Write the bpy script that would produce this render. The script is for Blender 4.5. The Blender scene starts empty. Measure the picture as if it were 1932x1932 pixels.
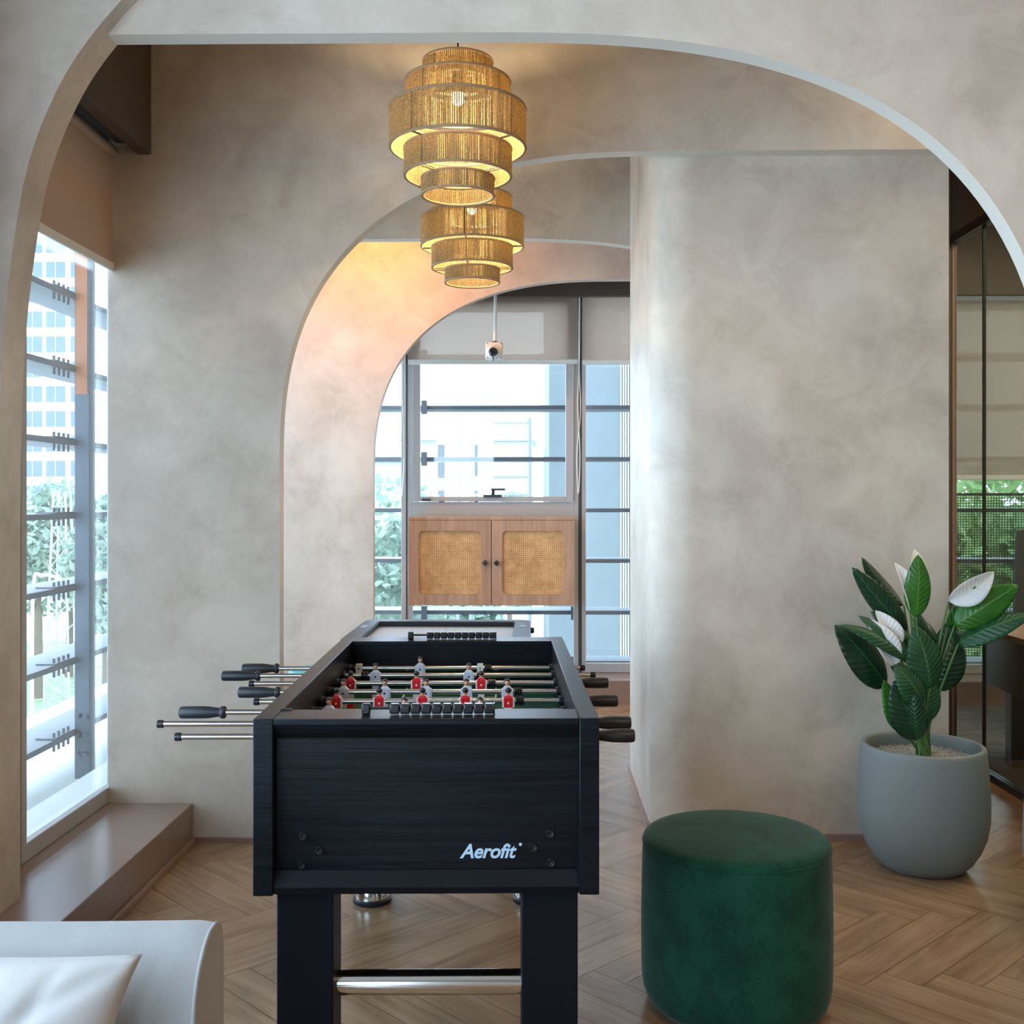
import bpy, bmesh, math, random
from mathutils import Vector, Matrix
random.seed(7)
PI = math.pi
sc = bpy.context.scene
COL = sc.collection
# ------------------------------------------------------------------ camera, world, light, exposure
H = 1.36
TH = math.atan(40 / 2050)
cam_d = bpy.data.cameras.new('camera')
cam_d.sensor_width = 36
cam_d.lens = 36 * 2050 / 1932
cam_d.shift_y = -28 / 1932
cam_d.clip_end = 600
cam = bpy.data.objects.new('camera', cam_d)
COL.objects.link(cam)
cam.location = (0, 0, H)
cam.rotation_euler = (PI / 2, 0, TH)
sc.camera = cam

world = bpy.data.worlds.new('sky')
sc.world = world
world.use_nodes = True
bg = world.node_tree.nodes['Background']
bg.inputs[0].default_value = (0.63, 0.82, 1.0, 1)
bg.inputs[1].default_value = 7.0

sc.view_settings.view_transform = 'Standard'
sc.view_settings.look = 'None'
sc.view_settings.gamma = 1
sc.view_settings.use_curve_mapping = False
sc.view_settings.exposure = 0.45
sc.cycles.use_denoising = True
sc.cycles.max_bounces = 9
sc.cycles.diffuse_bounces = 5
sc.cycles.glossy_bounces = 4
sc.cycles.transmission_bounces = 6
sc.cycles.transparent_max_bounces = 14
sc.cycles.sample_clamp_indirect = 6.0
sc.cycles.caustics_reflective = False
sc.cycles.caustics_refractive = False


def area(name, loc, direction, sx, sy, power, color, portal=False):
    l = bpy.data.lights.new(name, 'AREA')
    l.shape = 'RECTANGLE'
    l.size, l.size_y = sx, sy
    l.energy = power
    l.color = color
    o = bpy.data.objects.new(name, l)
    COL.objects.link(o)
    o.location = loc
    o.rotation_euler = Vector(direction).to_track_quat('-Z', 'Y').to_euler()
    if portal:
        l.cycles.is_portal = True
    else:
        o.visible_camera = False
    return o


# daylight enters through the glazed sides (the strip behind the camera is a window wall too)
area('portal_left_window', (-1.68, 3.9, 1.25), (1, 0, 0), 2.0, 0.78, 1, (1, 1, 1), True)
area('portal_left_bay', (-1.68, 5.85, 1.45), (1, 0, 0), 2.6, 3.1, 1, (1, 1, 1), True)
area('portal_far_window', (0.0, 7.46, 1.25), (0, -1, 0), 3.1, 2.1, 1, (1, 1, 1), True)
area('portal_window_behind', (-1.68, 0.55, 1.45), (1, 0, 0), 2.6, 4.0, 1, (1, 1, 1), True)
area('portal_window_back', (-1.15, -2.99, 1.5), (0, 1, 0), 1.1, 2.6, 1, (1, 1, 1), True)
area('portal_meeting_room', (3.6, 7.46, 0.85), (0, -1, 0), 2.6, 1.3, 1, (1, 1, 1), True)
area('warm_ceiling_light_right', (1.3, 0.4, 3.2), (0.0, 0.5, -1), 1.1, 1.1, 24, (1.0, 0.68, 0.34))
area('warm_ceiling_light_passage', (1.9, 4.3, 3.2), (-0.1, -0.1, -1), 0.3, 0.9, 11, (1.0, 0.74, 0.42))
area('meeting_room_fill_light', (3.6, 4.8, 3.25), (0, 0, -1), 1.6, 3.0, 130, (1.0, 0.88, 0.70))  # added fill, no lamp known here; brightens the dark meeting room


def at(px, py, Y):
    """point of the room on the plane Y for a picture position (1932 frame)"""
    u = (px - 966) / 2050
    v = (938 - py) / 2050
    dx = u * math.cos(TH) - math.sin(TH)
    dy = u * math.sin(TH) + math.cos(TH)
    t = Y / dy
    return Vector((dx * t, Y, H + v * t))


# ------------------------------------------------------------------ material helpers
def newmat(name):
    m = bpy.data.materials.new(name)
    m.use_nodes = True
    nt = m.node_tree
    return m, nt, nt.nodes['Principled BSDF'], nt.nodes['Material Output']


def simple(name, col, rough=0.5, metal=0.0, spec=0.5, coat=0.0, emit=None, es=0.0, sheen=0.0):
    m, nt, b, out = newmat(name)
    b.inputs['Base Color'].default_value = (*col, 1)
    b.inputs['Roughness'].default_value = rough
    b.inputs['Metallic'].default_value = metal
    b.inputs['Specular IOR Level'].default_value = spec
    b.inputs['Coat Weight'].default_value = coat
    b.inputs['Sheen Weight'].default_value = sheen
    if emit:
        b.inputs['Emission Color'].default_value = (*emit, 1)
        b.inputs['Emission Strength'].default_value = es
    return m


def N(nt, t, **kw):
    n = nt.nodes.new(t)
    for k, v in kw.items():
        if k in n.inputs:
            n.inputs[k].default_value = v
        else:
            setattr(n, k, v)
    return n


def ramp(nt, fac, stops):
    r = nt.nodes.new('ShaderNodeValToRGB')
    e = r.color_ramp.elements
    while len(e) > 1:
        e.remove(e[-1])
    e[0].position, e[0].color = stops[0][0], (*stops[0][1], 1)
    for p, c in stops[1:]:
        x = e.new(p)
        x.color = (*c, 1)
    nt.links.new(fac, r.inputs[0])
    return r.outputs[0]


def coords(nt, kind='Object', scale=(1, 1, 1), rot=(0, 0, 0)):
    tc = nt.nodes.new('ShaderNodeTexCoord')
    mp = nt.nodes.new('ShaderNodeMapping')
    mp.inputs['Scale'].default_value = scale
    mp.inputs['Rotation'].default_value = rot
    nt.links.new(tc.outputs[kind], mp.inputs[0])
    return mp.outputs[0]


def bump(nt, b, h, strength, dist=0.002):
    bn = nt.nodes.new('ShaderNodeBump')
    bn.inputs['Strength'].default_value = strength
    bn.inputs['Distance'].default_value = dist
    nt.links.new(h, bn.inputs['Height'])
    nt.links.new(bn.outputs[0], b.inputs['Normal'])


def plaster(name, lo, hi):
    m, nt, b, out = newmat(name)
    co = coords(nt)
    n1 = N(nt, 'ShaderNodeTexNoise', Scale=1.4, Detail=6.0, Roughness=0.6, Distortion=0.35)
    n2 = N(nt, 'ShaderNodeTexNoise', Scale=4.5, Detail=8.0, Roughness=0.68, Distortion=0.5)
    n3 = N(nt, 'ShaderNodeTexVoronoi', Scale=5.0)
    for n in (n1, n2, n3):
        nt.links.new(co, n.inputs['Vector'])
    # warp the voronoi a little so that it reads as trowel strokes
    mx = N(nt, 'ShaderNodeMix', data_type='VECTOR')
    mx.inputs['Factor'].default_value = 0.35
    nt.links.new(co, mx.inputs[4])
    nt.links.new(n2.outputs['Color'], mx.inputs[5])
    nt.links.new(mx.outputs[1], n3.inputs['Vector'])
    a = N(nt, 'ShaderNodeMath', operation='MULTIPLY_ADD')
    a.inputs[1].default_value = 0.55
    nt.links.new(n2.outputs['Fac'], a.inputs[0])
    a2 = N(nt, 'ShaderNodeMath', operation='MULTIPLY')
    a2.inputs[1].default_value = 0.45
    nt.links.new(n1.outputs['Fac'], a2.inputs[0])
    nt.links.new(a2.outputs[0], a.inputs[2])
    a3 = N(nt, 'ShaderNodeMath', operation='MULTIPLY_ADD')
    a3.inputs[1].default_value = 0.10
    nt.links.new(n3.outputs['Distance'], a3.inputs[0])
    nt.links.new(a.outputs[0], a3.inputs[2])
    c = ramp(nt, a3.outputs[0], [(0.42, lo), (0.52, tuple((x + y) / 2 for x, y in zip(lo, hi))), (0.66, hi)])
    nt.links.new(c, b.inputs['Base Color'])
    b.inputs['Roughness'].default_value = 0.48
    b.inputs['Specular IOR Level'].default_value = 0.35
    bump(nt, b, a3.outputs[0], 0.05, 0.006)
    return m


def wood(name, lo, hi, rough=0.4, scale=(3, 30, 3), rot=(0, 0, 0), kind='Object', spec=0.5, bs=0.1, coat=0.0):
    m, nt, b, out = newmat(name)
    co = coords(nt, kind, scale, rot)
    n1 = N(nt, 'ShaderNodeTexNoise', Scale=1.0, Detail=6.0, Roughness=0.6, Distortion=0.6)
    n2 = N(nt, 'ShaderNodeTexNoise', Scale=4.0, Detail=4.0, Roughness=0.7)
    nt.links.new(co, n1.inputs['Vector'])
    nt.links.new(co, n2.inputs['Vector'])
    a = N(nt, 'ShaderNodeMath', operation='MULTIPLY_ADD')
    a.inputs[1].default_value = 0.35
    nt.links.new(n2.outputs['Fac'], a.inputs[0])
    a2 = N(nt, 'ShaderNodeMath', operation='MULTIPLY')
    a2.inputs[1].default_value = 0.65
    nt.links.new(n1.outputs['Fac'], a2.inputs[0])
    nt.links.new(a2.outputs[0], a.inputs[2])
    c = ramp(nt, a.outputs[0], [(0.36, lo), (0.62, hi)])
    nt.links.new(c, b.inputs['Base Color'])
    b.inputs['Roughness'].default_value = rough
    b.inputs['Specular IOR Level'].default_value = spec
    b.inputs['Coat Weight'].default_value = coat
    b.inputs['Coat Roughness'].default_value = 0.2
    bump(nt, b, a.outputs[0], bs, 0.002)
    return m


M = {}
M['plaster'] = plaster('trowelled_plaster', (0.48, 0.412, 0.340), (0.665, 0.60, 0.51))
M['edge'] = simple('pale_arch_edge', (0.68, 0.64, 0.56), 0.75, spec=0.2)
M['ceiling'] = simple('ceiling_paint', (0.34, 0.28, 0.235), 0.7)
M['brown'] = simple('brown_satin_paint', (0.27, 0.185, 0.145), 0.24, spec=0.65)
M['dark_brown'] = simple('dark_brown_paint', (0.085, 0.062, 0.05), 0.5)
M['base_pink'] = simple('baseboard_brown', (0.30, 0.185, 0.145), 0.4)
M['alu'] = simple('window_aluminium', (0.46, 0.455, 0.455), 0.45, 0.15)
M['alu_dark'] = simple('dark_joint', (0.05, 0.05, 0.05), 0.5)
M['black_frame'] = simple('black_track', (0.012, 0.012, 0.013), 0.35)
M['chrome'] = simple('chrome', (0.78, 0.77, 0.75), 0.13, 1.0)
M['rod_steel'] = simple('rod_steel', (0.60, 0.58, 0.56), 0.2, 1.0)
M['rubber'] = simple('handle_rubber', (0.012, 0.016, 0.020), 0.42)
M['black_plastic'] = simple('black_plastic', (0.010, 0.011, 0.013), 0.25)
M['white_plastic'] = simple('white_plastic', (0.72, 0.72, 0.70), 0.35)
M['red_plastic'] = simple('red_plastic', (0.62, 0.012, 0.018), 0.3)
M['skin_plastic'] = simple('skin_plastic', (0.66, 0.36, 0.22), 0.4)
M['hair_plastic'] = simple('hair_plastic', (0.012, 0.011, 0.011), 0.35)
M['blackwood'] = wood('black_ash_laminate', (0.001, 0.0015, 0.002), (0.006, 0.009, 0.013), 0.34, (2.0, 30, 55), bs=0.4, spec=0.20)
M['blacklam'] = simple('black_edge_laminate', (0.004, 0.006, 0.009), 0.5, spec=0.15)
M['pitch'] = simple('green_pitch', (0.010, 0.075, 0.05), 0.3)
M['pitch_line'] = simple('pitch_line', (0.7, 0.72, 0.7), 0.4)
M['logo'] = simple('logo_print', (0.42, 0.60, 0.74), 0.5)
M['oak_cab'] = wood('cabinet_oak', (0.36, 0.205, 0.125), (0.52, 0.33, 0.22), 0.5, (16, 16, 1.6))
M['cane'] = wood('cane_webbing', (0.58, 0.31, 0.12), (0.84, 0.52, 0.24), 0.55, (9, 9, 9))
M['cane_back'] = simple('cabinet_inside', (0.07, 0.035, 0.018), 0.8)
M['table_grey'] = simple('hockey_surface', (0.36, 0.34, 0.34), 0.5)
M['table_rim'] = simple('hockey_rim', (0.014, 0.020, 0.030), 0.42, spec=0.3)
M['sticker'] = simple('sticker_print', (0.22, 0.26, 0.30), 0.5)
M['pot'] = simple('pot_grey_glaze', (0.17, 0.195, 0.19), 0.62)
M['carpet'] = wood('grey_carpet', (0.10, 0.10, 0.095), (0.20, 0.195, 0.185), 0.95, (6, 14, 6), spec=0.1)
M['table_wood'] = wood('conference_oak', (0.34, 0.17, 0.08), (0.48, 0.27, 0.14), 0.4, (20, 3, 3))
M['charcoal'] = simple('charcoal_panel', (0.055, 0.068, 0.075), 0.35)
M['teal'] = simple('teal_lacquer', (0.03, 0.42, 0.42), 0.4)
M['white_paint'] = simple('white_enamel', (0.78, 0.79, 0.76), 0.4)
M['lens'] = simple('smoked_lens', (0.02, 0.03, 0.04), 0.08)
M['substrate'] = simple('floor_joint', (0.05, 0.035, 0.025), 0.8)
M['concrete_out'] = simple('pale_paving', (0.50, 0.52, 0.50), 0.8)
M['louver'] = simple('louver_grey_metal', (0.13, 0.145, 0.165), 0.5, 0.0)
M['column'] = simple('blue_grey_steel', (0.085, 0.12, 0.16), 0.45, 0.0)
M['orange'] = simple('orange_reflection', (0.45, 0.16, 0.06), 0.5)  # colour of the warm reflection on the steel column
M['build_white'] = simple('white_render', (0.50, 0.50, 0.50), 0.8)
M['build_glass'] = simple('window_grey', (0.10, 0.145, 0.18), 0.3)
M['build_blue'] = simple('blue_grey_render', (0.090, 0.108, 0.110), 0.7)
M['build_pale'] = simple('hazy_render', (0.34, 0.36, 0.37), 0.8)  # paled so the colour itself carries the haze of distance
M['red_paint'] = simple('red_pipe', (0.34, 0.20, 0.19), 0.6)
M['trunk'] = simple('bark', (0.13, 0.10, 0.07), 0.9)


def foliage_mat(name, a, b_):
    m, nt, b, out = newmat(name)
    co = coords(nt)
    n1 = N(nt, 'ShaderNodeTexNoise', Scale=1.5, Detail=3.0)
    nt.links.new(co, n1.inputs['Vector'])
    c = ramp(nt, n1.outputs['Fac'], [(0.35, a), (0.65, b_)])
    nt.links.new(c, b.inputs['Base Color'])
    b.inputs['Roughness'].default_value = 0.6
    tr = N(nt, 'ShaderNodeBsdfTranslucent')
    nt.links.new(c, tr.inputs[0])
    mx = N(nt, 'ShaderNodeMixShader')
    mx.inputs[0].default_value = 0.35
    nt.links.new(b.outputs[0], mx.inputs[1])
    nt.links.new(tr.outputs[0], mx.inputs[2])
    nt.links.new(mx.outputs[0], out.inputs[0])
    return m


M['tree_a'] = foliage_mat('hazy_tree_leaves', (0.17, 0.25, 0.19), (0.34, 0.42, 0.33))  # outdoor haze is mixed into this pale leaf colour
M['tree_b'] = foliage_mat('green_hedge_leaves', (0.17, 0.32, 0.09), (0.46, 0.62, 0.30))
M['lawn'] = foliage_mat('lawn', (0.16, 0.26, 0.12), (0.36, 0.42, 0.28))


def glass_mat(name, tint, f=0.07):
    m, nt, b, out = newmat(name)
    nt.nodes.remove(b)
    t = N(nt, 'ShaderNodeBsdfTransparent')
    t.inputs[0].default_value = (*tint, 1)
    g = N(nt, 'ShaderNodeBsdfGlossy')
    g.inputs['Roughness'].default_value = 0.02
    lw = N(nt, 'ShaderNodeLayerWeight')
    lw.inputs[0].default_value = 0.5
    ml = N(nt, 'ShaderNodeMath', operation='POWER')
    ml.inputs[1].default_value = 3.0
    nt.links.new(lw.outputs['Facing'], ml.inputs[0])
    ma = N(nt, 'ShaderNodeMath', operation='MULTIPLY_ADD')
    ma.inputs[1].default_value = 0.6
    ma.inputs[2].default_value = f
    nt.links.new(ml.outputs[0], ma.inputs[0])
    mx = N(nt, 'ShaderNodeMixShader')
    nt.links.new(ma.outputs[0], mx.inputs[0])
    nt.links.new(t.outputs[0], mx.inputs[1])
    nt.links.new(g.outputs[0], mx.inputs[2])
    nt.links.new(mx.outputs[0], out.inputs[0])
    return m


M['glass'] = glass_mat('window_glass', (0.95, 0.97, 0.99))
M['glass_dark'] = glass_mat('partition_glass', (0.72, 0.75, 0.70), 0.05)


def blind_mat():
    m, nt, b, out = newmat('roller_blind_fabric')
    nt.nodes.remove(b)
    d = N(nt, 'ShaderNodeBsdfDiffuse')
    d.inputs[0].default_value = (0.62, 0.52, 0.45, 1)
    tl = N(nt, 'ShaderNodeBsdfTranslucent')
    tl.inputs[0].default_value = (0.62, 0.50, 0.42, 1)
    tp = N(nt, 'ShaderNodeBsdfTransparent')
    tp.inputs[0].default_value = (0.9, 0.85, 0.8, 1)
    m1 = N(nt, 'ShaderNodeMixShader')
    m1.inputs[0].default_value = 0.55
    m2 = N(nt, 'ShaderNodeMixShader')
    m2.inputs[0].default_value = 0.19
    nt.links.new(d.outputs[0], m1.inputs[1])
    nt.links.new(tl.outputs[0], m1.inputs[2])
    nt.links.new(m1.outputs[0], m2.inputs[1])
    nt.links.new(tp.outputs[0], m2.inputs[2])
    nt.links.new(m2.outputs[0], out.inputs[0])
    return m


M['blind'] = blind_mat()
M['screen'] = simple('screen_metal', (0.07, 0.09, 0.08), 0.6)
M['blind_solid'] = simple('dense_blind_fabric', (0.50, 0.38, 0.31), 0.85)


def jute_mat():
    m, nt, b, out = newmat('jute_cord')
    co = coords(nt, 'Object', (120, 120, 260))
    n1 = N(nt, 'ShaderNodeTexNoise', Scale=1.0, Detail=2.0)
    nt.links.new(co, n1.inputs['Vector'])
    c = ramp(nt, n1.outputs['Fac'], [(0.3, (0.27, 0.195, 0.085)), (0.7, (0.56, 0.44, 0.23))])
    nt.links.new(c, b.inputs['Base Color'])
    b.inputs['Roughness'].default_value = 0.85
    tr = N(nt, 'ShaderNodeBsdfTranslucent')
    nt.links.new(c, tr.inputs[0])
    mx = N(nt, 'ShaderNodeMixShader')
    mx.inputs[0].default_value = 0.42
    nt.links.new(b.outputs[0], mx.inputs[1])
    nt.links.new(tr.outputs[0], mx.inputs[2])
    nt.links.new(mx.outputs[0], out.inputs[0])
    return m


M['jute'] = jute_mat()
M['jute_rim'] = simple('jute_rim', (0.36, 0.25, 0.14), 0.9)
M['wire'] = simple('lamp_wire', (0.05, 0.035, 0.02), 0.5)
M['bulb'] = simple('bulb_glass', (1, 0.8, 0.5), 0.3, emit=(1.0, 0.72, 0.36), es=12)


def fabric(name, lo, hi, sc_=9.0, fine=500, sheen=0.4, rough=0.9):
    m, nt, b, out = newmat(name)
    co = coords(nt)
    n1 = N(nt, 'ShaderNodeTexNoise', Scale=sc_, Detail=4.0, Roughness=0.6)
    n2 = N(nt, 'ShaderNodeTexNoise', Scale=float(fine), Detail=1.0)
    nt.links.new(co, n1.inputs['Vector'])
    nt.links.new(co, n2.inputs['Vector'])
    a = N(nt, 'ShaderNodeMath', operation='MULTIPLY_ADD')
    a.inputs[1].default_value = 0.45
    nt.links.new(n2.outputs['Fac'], a.inputs[0])
    a2 = N(nt, 'ShaderNodeMath', operation='MULTIPLY')
    a2.inputs[1].default_value = 0.55
    nt.links.new(n1.outputs['Fac'], a2.inputs[0])
    nt.links.new(a2.outputs[0], a.inputs[2])
    c = ramp(nt, a.outputs[0], [(0.38, lo), (0.64, hi)])
    nt.links.new(c, b.inputs['Base Color'])
    b.inputs['Roughness'].default_value = rough
    b.inputs['Specular IOR Level'].default_value = 0.2
    b.inputs['Sheen Weight'].default_value = sheen
    b.inputs['Sheen Roughness'].default_value = 0.4
    bump(nt, b, n2.outputs['Fac'], 0.15, 0.001)
    return m


M['velvet'] = fabric('green_velvet', (0.004, 0.032, 0.020), (0.011, 0.080, 0.048), 10, 420, 0.14)
M['sofa'] = fabric('pale_sofa_fabric', (0.31, 0.32, 0.32), (0.37, 0.38, 0.375), 6, 600, 0.15)
M['cushion'] = fabric('white_cushion_fabric', (0.45, 0.45, 0.45), (0.51, 0.51, 0.505), 6, 600, 0.1)


def floor_mat():
    m, nt, b, out = newmat('oak_herringbone')
    tc = nt.nodes.new('ShaderNodeUVMap')
    tc.uv_map = 'grain'
    mp = nt.nodes.new('ShaderNodeMapping')
    mp.inputs['Scale'].default_value = (1.6, 24, 1)
    nt.links.new(tc.outputs[0], mp.inputs[0])
    n1 = N(nt, 'ShaderNodeTexNoise', Scale=1.0, Detail=7.0, Roughness=0.62, Distortion=1.2)
    nt.links.new(mp.outputs[0], n1.inputs['Vector'])
    mp2 = nt.nodes.new('ShaderNodeMapping')
    mp2.inputs['Scale'].default_value = (3.0, 9, 1)
    nt.links.new(tc.outputs[0], mp2.inputs[0])
    n2 = N(nt, 'ShaderNodeTexNoise', Scale=1.0, Detail=3.0, Roughness=0.5, Distortion=0.4)
    nt.links.new(mp2.outputs[0], n2.inputs['Vector'])
    at_ = nt.nodes.new('ShaderNodeAttribute')
    at_.attribute_name = 'tone'
    a = N(nt, 'ShaderNodeMath', operation='MULTIPLY_ADD')
    a.inputs[1].default_value = 0.5
    nt.links.new(n1.outputs['Fac'], a.inputs[0])
    a2 = N(nt, 'ShaderNodeMath', operation='MULTIPLY')
    a2.inputs[1].default_value = 0.5
    nt.links.new(n2.outputs['Fac'], a2.inputs[0])
    nt.links.new(a2.outputs[0], a.inputs[2])
    a3 = N(nt, 'ShaderNodeMath', operation='ADD')
    nt.links.new(a.outputs[0], a3.inputs[0])
    nt.links.new(at_.outputs['Fac'], a3.inputs[1])
    c = ramp(nt, a3.outputs[0], [(0.34, (0.215, 0.122, 0.062)), (0.5, (0.315, 0.19, 0.105)), (0.66, (0.40, 0.258, 0.152))])
    nt.links.new(c, b.inputs['Base Color'])
    b.inputs['Roughness'].default_value = 0.24
    b.inputs['Specular IOR Level'].default_value = 0.6
    bump(nt, b, n1.outputs['Fac'], 0.06, 0.001)
    return m


M['floor'] = floor_mat()


def leaf_mat(name, lo, hi, vein, rough=0.3, trans=0.15):
    m, nt, b, out = newmat(name)
    uv = nt.nodes.new('ShaderNodeUVMap')
    uv.uv_map = 'leaf'
    sp = nt.nodes.new('ShaderNodeSeparateXYZ')
    nt.links.new(uv.outputs[0], sp.inputs[0])
    ab = N(nt, 'ShaderNodeMath', operation='ABSOLUTE')
    nt.links.new(sp.outputs[0], ab.inputs[0])
    # side veins slanting forward: sin((v - 0.35|u|) * k)
    s1 = N(nt, 'ShaderNodeMath', operation='MULTIPLY_ADD')
    s1.inputs[1].default_value = -0.16
    nt.links.new(ab.outputs[0], s1.inputs[0])
    nt.links.new(sp.outputs[1], s1.inputs[2])
    s2 = N(nt, 'ShaderNodeMath', operation='MULTIPLY')
    s2.inputs[1].default_value = 75
    nt.links.new(s1.outputs[0], s2.inputs[0])
    s3 = N(nt, 'ShaderNodeMath', operation='SINE')
    nt.links.new(s2.outputs[0], s3.inputs[0])
    n1 = N(nt, 'ShaderNodeTexNoise', Scale=4.0, Detail=3.0)
    nt.links.new(coords(nt), n1.inputs['Vector'])
    n1.inputs['Scale'].default_value = 12
    c = ramp(nt, n1.outputs['Fac'], [(0.3, lo), (0.7, hi)])
    mid = N(nt, 'ShaderNodeMath', operation='LESS_THAN')
    mid.inputs[1].default_value = 0.045
    nt.links.new(ab.outputs[0], mid.inputs[0])
    mx = N(nt, 'ShaderNodeMix', data_type='RGBA')
    nt.links.new(mid.outputs[0], mx.inputs['Factor'])
    nt.links.new(c, mx.inputs[6])
    mx.inputs[7].default_value = (*vein, 1)
    nt.links.new(mx.outputs[2], b.inputs['Base Color'])
    b.inputs['Roughness'].default_value = rough
    bump(nt, b, s3.outputs[0], 0.25, 0.004)
    tr = N(nt, 'ShaderNodeBsdfTranslucent')
    nt.links.new(mx.outputs[2], tr.inputs[0])
    ms = N(nt, 'ShaderNodeMixShader')
    ms.inputs[0].default_value = trans
    nt.links.new(b.outputs[0], ms.inputs[1])
    nt.links.new(tr.outputs[0], ms.inputs[2])
    nt.links.new(ms.outputs[0], out.inputs[0])
    return m


M['leaf_dark'] = leaf_mat('dark_leaf', (0.004, 0.030, 0.013), (0.010, 0.055, 0.022), (0.03, 0.12, 0.03), 0.28, 0.1)
M['leaf_mid'] = leaf_mat('mid_leaf', (0.010, 0.065, 0.024), (0.022, 0.115, 0.042), (0.07, 0.20, 0.06), 0.4, 0.15)
M['leaf_bright'] = leaf_mat('bright_leaf', (0.020, 0.125, 0.012), (0.050, 0.23, 0.025), (0.14, 0.34, 0.06), 0.33, 0.25)
M['petal'] = leaf_mat('white_spathe', (0.80, 0.82, 0.84), (0.90, 0.90, 0.88), (0.80, 0.84, 0.68), 0.5, 0.2)
M['stem'] = simple('stem_green', (0.07, 0.17, 0.04), 0.5)
M['gravel'] = foliage_mat('white_gravel', (0.42, 0.40, 0.37), (0.80, 0.78, 0.74))


# ------------------------------------------------------------------ mesh helpers
class MB:
    def __init__(s):
        s.bm = bmesh.new()

    def box(s, x0, x1, y0, y1, z0, z1, mi=0, rot=None, piv=None):
        vs = [s.bm.verts.new((x, y, z)) for x in (x0, x1) for y in (y0, y1) for z in (z0, z1)]
        if rot is not None:
            p = Vector(piv) if piv is not None else Vector(((x0 + x1) / 2, (y0 + y1) / 2, (z0 + z1) / 2))
            for v in vs:
                v.co = rot @ (v.co - p) + p
        idx = [(0, 1, 3, 2), (4, 6, 7, 5), (0, 4, 5, 1), (2, 3, 7, 6), (0, 2, 6, 4), (1, 5, 7, 3)]
        for i in idx:
            f = s.bm.faces.new([vs[k] for k in i])
            f.material_index = mi
        return s

    def tube(s, p0, p1, r, n=12, r1=None, mi=0, caps=True):
        p0, p1 = Vector(p0), Vector(p1)
        r1 = r if r1 is None else r1
        d = (p1 - p0).normalized()
        q = d.to_track_quat('Z', 'Y')
        rings = []
        for p, rr in ((p0, r), (p1, r1)):
            rings.append([s.bm.verts.new(p + q @ Vector((rr * math.cos(2 * PI * k / n), rr * math.sin(2 * PI * k / n), 0))) for k in range(n)])
        for k in range(n):
            f = s.bm.faces.new((rings[0][k], rings[0][(k + 1) % n], rings[1][(k + 1) % n], rings[1][k]))
            f.material_index = mi
        if caps:
            f = s.bm.faces.new(rings[0][::-1]); f.material_index = mi
            f = s.bm.faces.new(rings[1]); f.material_index = mi
        return s

    def path(s, pts, r, n=8, mi=0, closed=False):
        pts = [Vector(p) for p in pts]
        rings = []
        L = len(pts)
        for i, p in enumerate(pts):
            a = pts[(i - 1) % L] if (closed or i > 0) else p
            b = pts[(i + 1) % L] if (closed or i < L - 1) else p
            q = (b - a).normalized().to_track_quat('Z', 'Y')
            rr = r[i] if isinstance(r, (list, tuple)) else r
            rings.append([s.bm.verts.new(p + q @ Vector((rr * math.cos(2 * PI * k / n), rr * math.sin(2 * PI * k / n), 0))) for k in range(n)])
        m = L if closed else L - 1
        for i in range(m):
            A, B = rings[i], rings[(i + 1) % L]
            # align to least twist
            best = min(range(n), key=lambda o: (A[0].co - B[o].co).length)
            for k in range(n):
                f = s.bm.faces.new((A[k], A[(k + 1) % n], B[(k + 1 + best) % n], B[(k + best) % n]))
                f.material_index = mi
        if not closed:
            s.bm.faces.new(rings[0][::-1]).material_index = mi
            s.bm.faces.new(rings[-1]).material_index = mi
        return s

    def lathe(s, prof, n=48, c=(0, 0, 0), axis='Z', mi=0, closed=False):
        c = Vector(c)
        rings = []
        for (r, z) in prof:
            if r < 1e-6:
                v = (0, 0, z)
                v = (z, 0, 0) if axis == 'X' else v
                rings.append([s.bm.verts.new(c + Vector(v))])
                continue
            ring = []
            for k in range(n):
                a = 2 * PI * k / n
                v = (r * math.cos(a), r * math.sin(a), z)
                if axis == 'X':
                    v = (z, v[0], v[1])
                elif axis == 'Y':
                    v = (v[1], z, v[0])
                ring.append(s.bm.verts.new(c + Vector(v)))
            rings.append(ring)
        for A, B in zip(rings, rings[1:]):
            for k in range(n):
                k2 = (k + 1) % n
                if len(A) == 1 and len(B) == 1:
                    break
                if len(A) == 1:
                    f = s.bm.faces.new((A[0], B[k2], B[k]))
                elif len(B) == 1:
                    f = s.bm.faces.new((A[k], A[k2], B[0]))
                else:
                    f = s.bm.faces.new((A[k], A[k2], B[k2], B[k]))
                f.material_index = mi
        return s

    def prism(s, pts, y0, y1, mi=0, plane='XZ', side=None):
        """extrude a 2-D outline between y0 and y1"""
        def P(a, b, t):
            return {'XZ': (a, t, b), 'YZ': (t, a, b), 'XY': (a, b, t)}[plane]
        A = [s.bm.verts.new(P(a, b, y0)) for a, b in pts]
        B = [s.bm.verts.new(P(a, b, y1)) for a, b in pts]
        n = len(pts)
        s.bm.faces.new(A).material_index = mi
        s.bm.faces.new(B[::-1]).material_index = mi
        for k in range(n):
            s.bm.faces.new((A[k], B[k], B[(k + 1) % n], A[(k + 1) % n])).material_index = mi if side is None else side
        return s

    def ring(s, outer, inner, y0, y1, mi=0):
        """frame between two matched XZ outlines"""
        n = len(outer)
        V = [[s.bm.verts.new((a, y, b)) for a, b in L] for y in (y0, y1) for L in (outer, inner)]
        fo, fi, bo, bi = V
        for k in range(n):
            j = (k + 1) % n
            for q in ((fo[k], fo[j], fi[j], fi[k]), (bo[j], bo[k], bi[k], bi[j]), (fo[j], fo[k], bo[k], bo[j]), (fi[k], fi[j], bi[j], bi[k])):
                s.bm.faces.new(q).material_index = mi
        return s

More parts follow.
